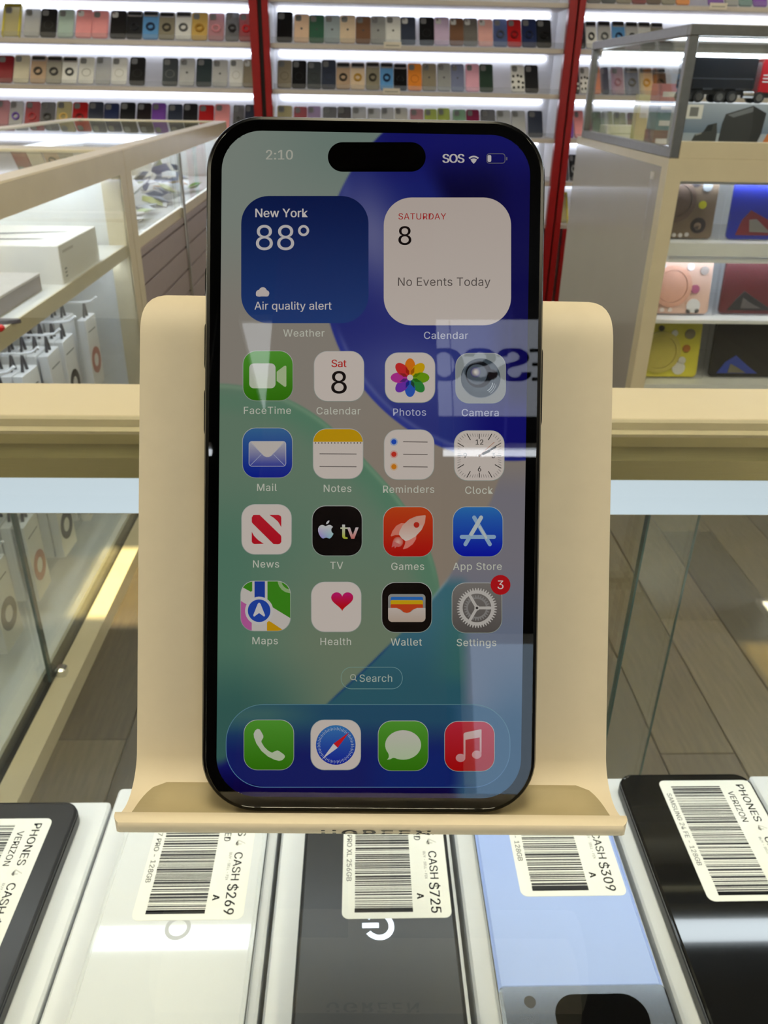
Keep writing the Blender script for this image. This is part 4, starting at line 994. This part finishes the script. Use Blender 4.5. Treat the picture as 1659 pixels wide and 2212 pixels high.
tab_case('dark red tablet case with a black kickstand on the middle shelf', 1.235, yT+.01, .548, .22, .172, '5e1418', [], None, 6, wedge=[([(-.085, .012), (.06, .012), (.02, .035), (-.04, .070), (-.062, .045)], '1c1a1c'), ([(-.045, .018), (.02, .018), (-.02, .036), (-.042, .050)], '5a5452')])
tab_case('yellow tablet case with a round stand and a white charm on the lower shelf', .985, yT, .343, .215, .175, 'dcd23e', [('charm', .068, .138, .016, '8e8462'), ('charm', .062, .092, .012, 'b87422'), ('charm', .044, .030, .021, 'e2e0d8'), ('charm', .052, .054, .012, 'e2e0d8'), ('charm', .018, .140, .010, 'dcdcd4'), ('charm', -.082, .148, .010, 'e2e2dc'), ('camera_slot', -.026, .155, .009, '3a3620')], (-.022, .080, .066, 'd0c25c'), 9)
tab_case('black tablet case with a blue kickstand on the lower shelf', 1.245, yT+.01, .343, .22, .175, '15130f', [], None, 6, wedge=[([(-.085, .012), (.05, .012), (.02, .032), (-.03, .070), (-.062, .048)], '2a44a4'), ([(-.05, .014), (.01, .014), (-.02, .032), (-.045, .044)], '77725e')])

# glass case on the right counter
gc = thing('glass_case', 'grey metal framed glass case with toy trucks on the right counter', 'display case', (RX, RY, 1.0))
GL, GD, GH, BR = 1.45, 1.0, .318, .026
def GB(x0, x1, y0, y1, z0, z1): MB().cham(x0, x1, y0, y1, z0, z1, .002).build('frame_bar', ALU, gc)
MB().cham(BR, GL-BR, .001, BR, 0, .043, .001).build('front_sill', CREAM, gc)
for z in (0, GH-BR):
    if z: GB(0, GL, 0, BR, z, z+BR)
    GB(0, GL, GD-BR, GD, z, z+BR); GB(0, BR, BR, GD-BR, z, z+BR); GB(GL-BR, GL, BR, GD-BR, z, z+BR)
for x in (0, GL-BR):
    for y in (0, GD-BR): GB(x, x+BR, y, y+BR, BR if y else 0, GH-BR)
for nm, q in (('glass_pane', (BR, GL-BR, .010, .014, BR, GH-BR)), ('glass_pane', (BR, GL-BR, GD-.014, GD-.010, BR, GH-BR)), ('glass_pane', (.010, .014, BR, GD-BR, BR, GH-BR)), ('glass_pane', (GL-.014, GL-.010, BR, GD-BR, BR, GH-BR)), ('glass_lid', (BR, GL-BR, BR, GD-BR, GH-.012, GH-.008))):
    MB().box(*q).build(nm, GLASS, gc)
lb = MB().box(BR, GL-BR, GD-.06, GD-.030, GH-.052, GH-.030).build('light_bar', WHITE, gc); MB().box(BR, GL-BR, GD-.064, GD-.060, GH-.052, GH-.034).build('light_diffuser', LED_CT, lb)
lb = MB().box(BR, GL-BR, .028, .052, GH-.030, GH-.012).build('light_bar', WHITE, gc); MB().box(BR, GL-BR, .030, .050, GH-.034, GH-.030).build('light_diffuser', LED_CT, lb)
ZG = 1.0+BR*0+.002
RB('top_inlay', .03, 1.42, .03, .97, 1.0, 1.002, WHITE)
# toy box with a printed truck
tb = thing('toy_box', 'printed toy carton with a dark truck picture inside the glass case', 'box', (1.13, RY+.11, ZG))
MB().cham(-.24, .24, -.045, .045, 0, .135, .001).build('carton', mat('pale blue carton', 'b7bcc2', .45), tb)
P_ = Picture(lambda x, y, l: ((x+.19)*.58-.205 if 4 <= l else x, -.0453-l*.00004, y))
P_.poly([(-.238, .002), (.238, .002), (.238, .060), (-.238, .060)], lambda x, y: mixc((196, 196, 200), (160, 172, 186), y/.06))
P_.poly([(-.238, .060), (.238, .060), (.238, .133), (-.238, .133)], lambda x, y: mixc((108, 126, 148), (190, 196, 206), (y-.06)/.073*.7+.15*math.sin(x*40)))
P_.poly([(-.232, .095), (-.184, .095), (-.184, .130), (-.232, .130)], (226, 224, 218)); P_.poly([(-.220, .101), (-.196, .101), (-.196, .124), (-.220, .124)], (120, 120, 118))
P_.poly([(-.055, .010), (-.050, .085), (-.040, .108), (.085, .130), (.155, .112), (.150, .060), (.125, .014)], (50, 52, 52))
P_.poly([(-.030, .106), (.085, .127), (.112, .119), (.000, .100)], (112, 116, 120)); P_.poly([(.085, .130), (.155, .112), (.150, .060), (.125, .014), (.095, .014), (.100, .08)], (36, 38, 38))
P_.poly([(-.188, .012), (-.184, .040), (-.172, .056), (-.135, .062), (-.118, .080), (-.075, .086), (-.066, .060), (-.066, .010), (-.120, .006), (-.175, .004)], (60, 62, 60))
P_.poly([(-.131, .063), (-.116, .079), (-.092, .083), (-.094, .066)], (26, 30, 32)); P_.poly([(-.170, .052), (-.140, .058), (-.141, .062), (-.168, .056)], (150, 150, 146)); P_.poly([(-.15, .018), (-.11, .024), (-.11, .029), (-.15, .024)], (190, 192, 190)); P_.poly([(-.187, .010), (-.170, .006), (-.166, .012), (-.185, .018)], (205, 205, 200))
for cx_ in (-.165, -.06, -.03, .045, .075): P_.circle(cx_, .016, .011, (30, 30, 30), 14); P_.circle(cx_, .016, .006, (196, 196, 194), 12)
P_.poly([(.165, .004), (.50, .004), (.50, .075), (.18, .06), (.16, .03)], (196, 116, 60))
P_.build('printed_picture', colmat('printed card', 0), tb)
# toy truck on the carton
tk = thing('toy_truck', 'toy lorry with a black trailer and red cab standing on its carton', 'toy', (1.10, RY+.12, ZG+.135))
MB().cham(-.212, -.012, -.030, .030, .032, .110, .004).build('trailer', mat('glossy black trailer', '1c1f24', .18, coat=.5), tk)
MB().box(-.208, -.015, -.022, .022, .020, .032).build('trailer_frame', BLACK, tk)
MB().box(-.205, -.02, -.0306, -.030, .058, .0605).build('trim_strip', mat('dark trim', '3b3f46', .3), tk)
cabm = mat('glossy red cab', 'a81420', .2, coat=.5)
MB().slab([(.000, .026), (.107, .026), (.110, .058), (.072, .064), (.060, .102), (.042, .110), (.004, .110), (.000, .100)], -.028, .028, .003, plane='xz').build('cab', cabm, tk)
MB().add([(.0725, -.022, .066), (.0725, .022, .066), (.0625, .022, .098), (.0625, -.022, .098)], [(0, 1, 2, 3)]).build('windscreen', mat('dark toy glass', '14181c', .1), tk)
for z_ in (.052, .060, .068): MB().box(.007, .052, -.0295, -.028, z_, z_+.003).build('cab_stripe', mat('pale stripe', 'c8c4c4', .4), tk)
MB().box(-.01, .12, -.026, .026, .014, .026).build('chassis', BLACK, tk); MB().tube([(-.042, -.026, .022), (-.012, -.026, .022)], .010, 14).build('fuel_tank', CHROME, tk)
wh = []
for x in (-.196, -.163, -.105, -.070, .006, .085):
    for s in (-1, 1):
        wv = MB().tube([(x, s*.017, .0145), (x, s*.031, .0145)], .0145, 18).build('wheel', mat('toy tyre', '141414', .7), tk); MB().disc((x, s*.031-(0 if s > 0 else 0), .0145), (0, s, 0), .009, .0012, 14).build('hub', CHROME, wv)
# small cartons stacked at the back left of the case
zz = ZG
for lb_, c, w_, h_ in (('brown', '7c5a48', .085, .052), ('teal', '62868e', .080, .050), ('slate blue', '7d90a8', .082, .030), ('pink', 'c8868a', .084, .048)):
    t = thing('small_carton', lb_ + ' small carton in the stack at the left of the glass case', 'box', (.965, RY+.42, zz), (0, 0, .05), 'small cartons in the glass case')
    MB().cham(-w_/2, w_/2, -.04, .04, 0, h_, .001).build('carton', mat('carton ' + lb_, c, .5), t); MB().box(-w_/2+.008, w_/2-.008, -.0406, -.04, h_*.25, h_*.55).build('front_label', CART, t); zz += h_+.0005
t = thing('small_carton', 'pale yellow carton leaning upright behind the carton stack', 'box', (.965, RY+.62, ZG), group='small cartons in the glass case')
MB().cham(-.035, .035, -.02, .02, 0, .15, .001).build('carton', mat('pale yellow carton', 'd4cfa0', .5), t); MB().box(-.025, .025, -.0206, -.02, .08, .12).build('front_label', CART, t)
for k in range(3):
    t = thing('white_carton', 'low white carton, %s from the left along the back of the glass case' % ORD[k], 'box', (.965+.16*k, RY+.84, ZG), group='white cartons in the glass case'); MB().cham(-.075, .075, -.05, .05, 0, .048, .001).build('carton', CART, t); MB().box(-.06, .06, -.0505, -.05, .022, .0235).build('lid_seam', INKG, t)

# ================================================================== WALL SHELVES
SHY = 4.45; SHM = mat('pale shelf edge', 'c3bab4', .45, var=.02)
WALLP = mat('white shelf back', 'eceef2', .5, var=.01)
bays = [('left', -2.35, -.4840), ('middle', -.4640, 1.0240), ('right', 1.0320, 2.75)]
ZS = [1.905, 1.715, 1.5215, 1.3335, 1.1375, .938, .735, .525]
for nm, x0, x1 in bays:
    t = thing('shelf_unit', {'left': 'white lit wall shelf unit left of the left red post', 'middle': 'white lit wall shelf unit between the two red posts', 'right': 'white lit wall shelf unit right of the right red post'}[nm], 'shelves', ((x0+x1)/2, SHY, 0), group='wall shelf units')
    h_ = (x1-x0)/2; pw = .047 if nm == 'left' else .036
    PWL = {'left': .05, 'middle': .031, 'right': .031}[nm]; PWR = {'left': .04, 'middle': .039, 'right': .04}[nm]
    MB().cham(-h_, -h_+PWL, -.02, .02, 0, 2.6, .002).build('red_post', RED, t); MB().cham(h_-PWR, h_, -.02, .02, 0, 2.6, .002).build('red_post', RED, t)
    if nm != 'right': MB().box(h_, h_+(.020 if nm == 'left' else .008), -.005, .02, 0, 2.6).build('dark_gap', DARKGAP, t)
    MB().box(-h_, h_, .27, .285, 0, 2.6).build('back_panel', WALLP, t)
    for s in ((1,) if nm == 'right' else (-1, 1)): MB().box(s*(h_-.022)-.008, s*(h_-.022)+.008, .02, .27, .0, 2.6).build('side_panel', WALLP, t)
    MB().box(-h_+.05, h_-.05, 0, .02, 0, .505).build('lower_panel', RED if nm == 'right' else WHITE, t)
    for z in ZS:
        sf = MB().cham(-h_+.032, h_-.032, 0, .27, z-.020, z, .0015).build('shelf', SHM, t)
        MB().box(-h_+.04, h_-.04, .000, .003, z, z+.026).build('clear_lip', glassmat('acrylic lip', (.93, .94, .95), 1.3, .1, .06, (.8, .8, .85)), sf)
        if z > .6:
            MB().box(-h_+.05, h_-.07, .254, .264, z-.040, z-.034).build('light_strip', LED_SH, t)

# ------------------------------------------------------------------ phone cases on the shelves
CW, CHT, CTH = .0755, .150, .010; LEAN = math.radians(38)
def cmesh(nm, mb, m):
    o = mb.build(nm, m); d = o.data; bpy.data.objects.remove(o); return d
_cm = {}
def case_parts(kind, col, acc):
    key = (kind, col, acc)
    if key in _cm: return _cm[key]
    P = []
    body = mat('case shell ' + col, col, .35, var=.03, spec=.4)
    clear = kind in ('clear', 'cring', 'frame')
    if clear: body = glassmat('clear case ' + col, tuple(.35+.6*v for v in lin(col)), 1.4, .15, .45, lin(col))
    P.append(('shell', cmesh('shell', MB().slab(rrect(-CW/2, CW/2, 0, CHT, .012, 5), 0, CTH, .002, plane='xz'), body)))
    f = -CTH-.0004
    holem = mat('camera cutout light', 'c9ccd0', .4) if kind in ('plain', 'ring') and acc == 'L' else mat('camera cutout grey', '77797e', .35)
    if kind == 'flip':
        P.append(('chrome_top', cmesh('chrome_top', MB().slab(rrect(-CW/2+.003, CW/2-.003, CHT-.034, CHT-.004, .006, 4), CTH, CTH+.002, .0006, plane='xz'), CHROME)))
        P.append(('camera_window', cmesh('camera_window', MB().slab(rrect(-CW/2+.006, CW/2-.006, CHT-.026, CHT-.010, .004, 4), CTH+.002, CTH+.0026, 0, plane='xz'), mat('dark camera window', '1d1f24', .2))))
    else:
        P.append(('camera_cutout', cmesh('camera_cutout', MB().slab(rrect(-CW/2+.007, -CW/2+.036, CHT-.040, CHT-.009, .009, 4), CTH, CTH+.0012, .0004, plane='xz'), holem)))
        if acc in ('logo', 'L') or kind == 'logo':
            P.append(('lens', cmesh('lens', MB().disc((-CW/2+.016, f-.001, CHT-.018), (0, -1, 0), .006, .002, 12), CHROME)))
    if kind in ('ring', 'cring', 'flip'):
        rc_ = acc if acc and acc not in ('L', 'logo') else '30323a'
        P.append(('ring_holder', cmesh('ring_holder', MB().ring((0, f, .062), (0, -1, 0), .0125, .0215, .005, 22), mat('ring holder ' + rc_, rc_, .3, .5 if kind == 'flip' else .0))))
    if kind == 'mag': P.append(('magnet_ring', cmesh('magnet_ring', MB().ring((0, f+.0003, .062), (0, -1, 0), .019, .0225, .0008, 22), mat('magnet ring ' + (acc or '55575c'), acc or '55575c', .4))))
    if kind == 'logo': P.append(('back_mark', cmesh('back_mark', MB().disc((0, f, .070), (0, -1, 0), .0055, .0008, 12), mat('case mark', '4c4c52', .3))))
    if kind == 'dots':
        q = MB(); rr = random.Random(5)
        for i in range(9): q.disc((-.024+.024*(i % 3)+rr.uniform(-.005, .005), f+.0003, .020+.034*(i//3)+rr.uniform(-.006, .006)), (0, -1, 0), .0075, .0006, 8)
        P.append(('spots', cmesh('spots', q, mat('spots ' + acc, acc, .4))))
    if kind == 'frame':
        q = MB()
        for a in ((-CW/2-.004, -CW/2+.003, 0, CHT+.008), (CW/2-.003, CW/2+.004, 0, CHT+.008)): q.box(a[0], a[1], -CTH-.003, .003, a[2], a[3])
        q.box(-CW/2, CW/2, -CTH-.003, .003, CHT+.002, CHT+.009); P.append(('bumper', cmesh('bumper', q, mat('bumper ' + acc, acc, .35))))
    _cm[key] = P; return P
CN = {'0f1013': 'black', '1b1d22': 'dark', 'a9c0be': 'pale teal', 'e79aa2': 'pink', '5f9ad8': 'sky blue', '8d8778': 'taupe', 'dcdee2': 'white', 'c8a860': 'gold', 'd8a4ae': 'rose', '8a8c90': 'smoke grey', 'c86a70': 'clear red', 'd6d8da': 'clear',
      '7c1522': 'dark red', 'c4bfb0': 'beige', 'b49c88': 'tan', '9c9a94': 'grey', '40464c': 'slate', 'b4b6bc': 'silver', '2e3a40': 'dark teal', '8e8678': 'brown grey', '8c6ac0': 'violet', 'b41c22': 'red', '23305c': 'navy', '1c1417': 'dark maroon', '7a48b0': 'purple', '343c50': 'slate blue',
      'e0c2ac': 'peach', '35604f': 'green', '9aa8b4': 'silver blue', 'd8c4ae': 'sand', '765644': 'brown', '9a9da2': 'light grey', 'c8b4d8': 'lilac', '6c6a6a': 'dark grey', 'dca8a8': 'dusty pink', '6478b0': 'clear blue', 'e08a36': 'orange', '7880a4': 'grey blue', 'e2aac4': 'rose pink', '2c4038': 'dark green',
      'c9d870': 'lime', '9fc8a8': 'mint', 'd8d0a0': 'pale yellow', 'c4a0c0': 'pale purple', '8a2a50': 'magenta', 'dcdcd6': 'off white', '5a4638': 'dark brown', '6f8f94': 'teal grey'}
ROWS = [
 ('left', 'upper', 3, [(22, 'd8d0a0', 'frame', 'c9bd3a'), (66, 'd6d8da', 'clear', ''), (101, '0f1013', 'mag', '24262a'), (138, 'a9c0be', 'plain', ''), (177, 'e79aa2', 'plain', 'L'), (212, 'e79aa2', 'plain', ''), (251, '0f1013', 'plain', 'L'), (286, '1b1d22', 'flip', ''), (321, '5f9ad8', 'flip', '2a3a5c'), (356, '8d8778', 'flip', '45423c'), (392, 'dcdee2', 'flip', '6a6c70'), (427, 'c8a860', 'ring', 'a07828'), (463, 'd8a4ae', 'cring', 'c88490'), (498, '8a8c90', 'cring', '17181a'), (528, 'c86a70', 'cring', 'c02028')]),
 ('left', 'middle', 4, [(5, '7c1522', 'plain', ''), (40, 'c4bfb0', 'plain', ''), (76, 'b49c88', 'flip', '45403c'), (110, '9c9a94', 'flip', '3c3c40'), (144, 'dcdee2', 'flip', '4a4c50'), (180, 'd6d8da', 'mag', '8a8c90'), (216, 'd6d8da', 'clear', ''), (251, 'dcdee2', 'mag', 'b4b4b4'), (290, '0f1013', 'mag', '202226'), (361, '40464c', 'mag', '6a7076'), (398, 'b4b6bc', 'logo', 'L'), (435, '2e3a40', 'plain', ''), (470, 'b4b6bc', 'logo', 'L'), (505, 'dcdee2', 'mag', 'b8b8ba'), (535, '8e8678', 'plain', 'L')]),
 ('left', 'lower', 5, [(-5, 'd8a4ae', 'clear', ''), (25, 'd6d8da', 'cring', '5a3a9c'), (60, 'c86a70', 'cring', 'a01c26'), (93, '8a8c90', 'cring', '17181a'), (128, 'd8d0a0', 'cring', 'c8a860'), (163, 'b41c22', 'ring', '701016'), (197, '343c50', 'plain', ''), (231, '23305c', 'plain', ''), (266, '1b1d22', 'plain', ''), (302, '1c1417', 'plain', ''), (334, '7a48b0', 'plain', ''), (370, '343c50', 'plain', ''), (403, '1b1d22', 'plain', ''), (438, 'b41c22', 'plain', ''), (473, 'e79aa2', 'plain', ''), (509, '8a8c90', 'cring', '55585c'), (535, '343c50', 'plain', '')]),
 ('middle', 'upper', 3, [(612, '0f1013', 'plain', ''), (649, 'e0c2ac', 'logo', 'L'), (682, '35604f', 'logo', 'L'), (716, '9aa8b4', 'logo', 'L'), (750, 'd8c4ae', 'logo', 'L'), (784, '765644', 'logo', 'L'), (817, '9a9da2', 'logo', 'L'), (850, 'dcdee2', 'logo', 'L'), (883, '343c50', 'plain', 'L'), (924, '0f1013', 'mag', '202226'), (957, 'c8b4d8', 'plain', 'L'), (990, '765644', 'plain', 'L'), (1021, '6c6a6a', 'plain', 'L'), (1054, 'dca8a8', 'plain', 'L'), (1087, '6478b0', 'cring', '3a3e50'), (1118, 'b41c22', 'ring', '701016'), (1151, '23305c', 'ring', '17203c'), (1184, '1b1d22', 'ring', '0c0c0e')]),
 ('middle', 'middle', 4, [(611, '8e8678', 'mag', '6e6658'), (643, '0f1013', 'mag', '202226'), (676, '40464c', 'mag', '30343a'), (708, '343c50', 'mag', '252c3c'), (740, 'b49c88', 'flip', '45403c'), (772, 'd8c4ae', 'flip', 'c0963c'), (805, '8d8778', 'flip', '45423c'), (836, '5f9ad8', 'flip', '2a3a5c'), (866, '0f1013', 'flip', '2a2c30'), (898, 'e08a36', 'mag', 'b8641c'), (930, '8e8678', 'logo', ''), (963, '9a9da2', 'logo', ''), (993, '7880a4', 'logo', ''), (1026, 'e2aac4', 'plain', ''), (1057, '2c4038', 'plain', ''), (1127, 'dcdee2', 'dots', '1a1a1c'), (1158, '1b1d22', 'plain', '')]),
 ('middle', 'lower', 5, [(610, 'd8d0a0', 'clear', ''), (645, 'c86a70', 'clear', ''), (675, 'c8b4d8', 'clear', ''), (710, '8a8c90', 'clear', ''), (742, '6c6a6a', 'clear', ''), (775, 'd6d8da', 'clear', ''), (808, 'd6d8da', 'cring', 'a0a2a6'), (838, 'd6d8da', 'clear', ''), (868, 'dcdcd6', 'clear', ''), (903, 'd8a4ae', 'clear', ''), (934, 'c9d870', 'clear', ''), (963, 'c9d870', 'cring', 'a0b040'), (998, '9fc8a8', 'clear', ''), (1028, '8a2a50', 'plain', ''), (1062, '8a8c90', 'clear', ''), (1097, 'd6d8da', 'clear', ''), (1130, 'd6d8da', 'clear', ''), (1168, '343c50', 'plain', '')]),
 ('right', 'topmost', 2, [(1290, '6c6a6a', 'plain', ''), (1322, '40464c', 'plain', ''), (1355, '8e8678', 'plain', ''), (1388, '7c1522', 'plain', ''), (1420, '5a4638', 'plain', ''), (1452, '8d8778', 'plain', ''), (1483, 'e08a36', 'plain', ''), (1555, '7a48b0', 'plain', ''), (1590, '9a9da2', 'plain', ''), (1620, '6f8f94', 'plain', ''), (1652, '7a48b0', 'plain', '')]),
 ('right', 'upper', 3, [(1262, '1b1d22', 'cring', '3a3c40'), (1287, 'dcdee2', 'flip', '4a4c50'), (1316, 'b4b6bc', 'flip', '55585c'), (1347, '5f9ad8', 'flip', '2a3a5c'), (1376, 'b4b6bc', 'flip', '3c3c40'), (1404, 'dcdee2', 'flip', '4a4c50'), (1432, '8d8778', 'flip', '45423c')]),
 ('right', 'middle', 4, [(1252, '1b1d22', 'dots', 'd8d8da'), (1275, 'dcdee2', 'dots', '1a1a1c'), (1301, 'e08a36', 'plain', ''), (1319, '2e3a40', 'plain', ''), (1347, 'c4a0c0', 'ring', 'a05070'), (1378, '7880a4', 'flip', '40444c'), (1410, 'd8c4ae', 'flip', 'c0963c'), (1440, '765644', 'flip', '3c3028')]),
 ('right', 'lower', 5, [(1242, '7a48b0', 'plain', ''), (1264, 'e79aa2', 'plain', ''), (1302, '8a8c90', 'clear', ''), (1327, 'd6d8da', 'clear', ''), (1355, 'd6d8da', 'cring', 'a0a2a6'), (1388, 'c4a0c0', 'clear', '')]),
 ('right', 'second lowest', 6, [(1234, '343c50', 'plain', ''), (1254, '1b1d22', 'cring', '8a8c90')]),
 ('right', 'lowest', 7, [(1226, 'd8d0a0', 'frame', 'd6c830')]),
]
WHERE = {'left': 'left of the red posts', 'middle': 'between the red posts', 'right': 'right of the red posts'}
def shelf_x(px, z):         # horizontal place of a case measured along its shelf
    k = .002203+(1.335-z)*.00022; return .158+(1.335-z)*.02+k*(px-850)+(max(0, px-1200)*.00006 if px > 1200 else 0)
for bay, row, zi, items in ROWS:
    z = ZS[zi]
    for i, (px, col, kind, acc) in enumerate(items):
        near = min([abs(px-q[0]) for q in items if q[0] != px] or [36]); sxw = min(1.0, near/34.5)
        x = shelf_x(px, z); tall = 1.08 if kind == 'frame' or (px, zi) in ((612, 3), (708, 4)) else 1.0
        t = thing('phone_case', '%s phone case, %s from left on %s shelf %s' % (CN[col], ORD[i], row, WHERE[bay]), 'phone case', (x, SHY+.034, z+.003+.010*0), (-LEAN, 0, 0), 'phone cases on the wall shelves')
        t.scale = (sxw, 1, tall*(1.0+.02*math.sin(px)))
        for nm, d in case_parts(kind, col, acc): link(nm, d, t)
for px, zi, sfx in ((848, 3, 'upper'), (846, 4, 'middle'), (1555, 2, 'topmost')):
    z = ZS[zi]; x = shelf_x(px, z)
    t = thing('shelf_tag', 'cream price strip on the edge of the %s shelf %s' % (sfx, 'between the red posts' if px < 1000 else 'right of the right red post'), 'price tag', (x, SHY-.003, z-.012), group='price strips on the shelf edges')
    MB().box(-.042, .042, -.0012, 0, 0, .026).build('card', mat('cream card', 'd8d0c4', .5), t); MB().box(-.032, .032, -.0016, -.0012, .010, .013).build('printed_line', INKG, t)
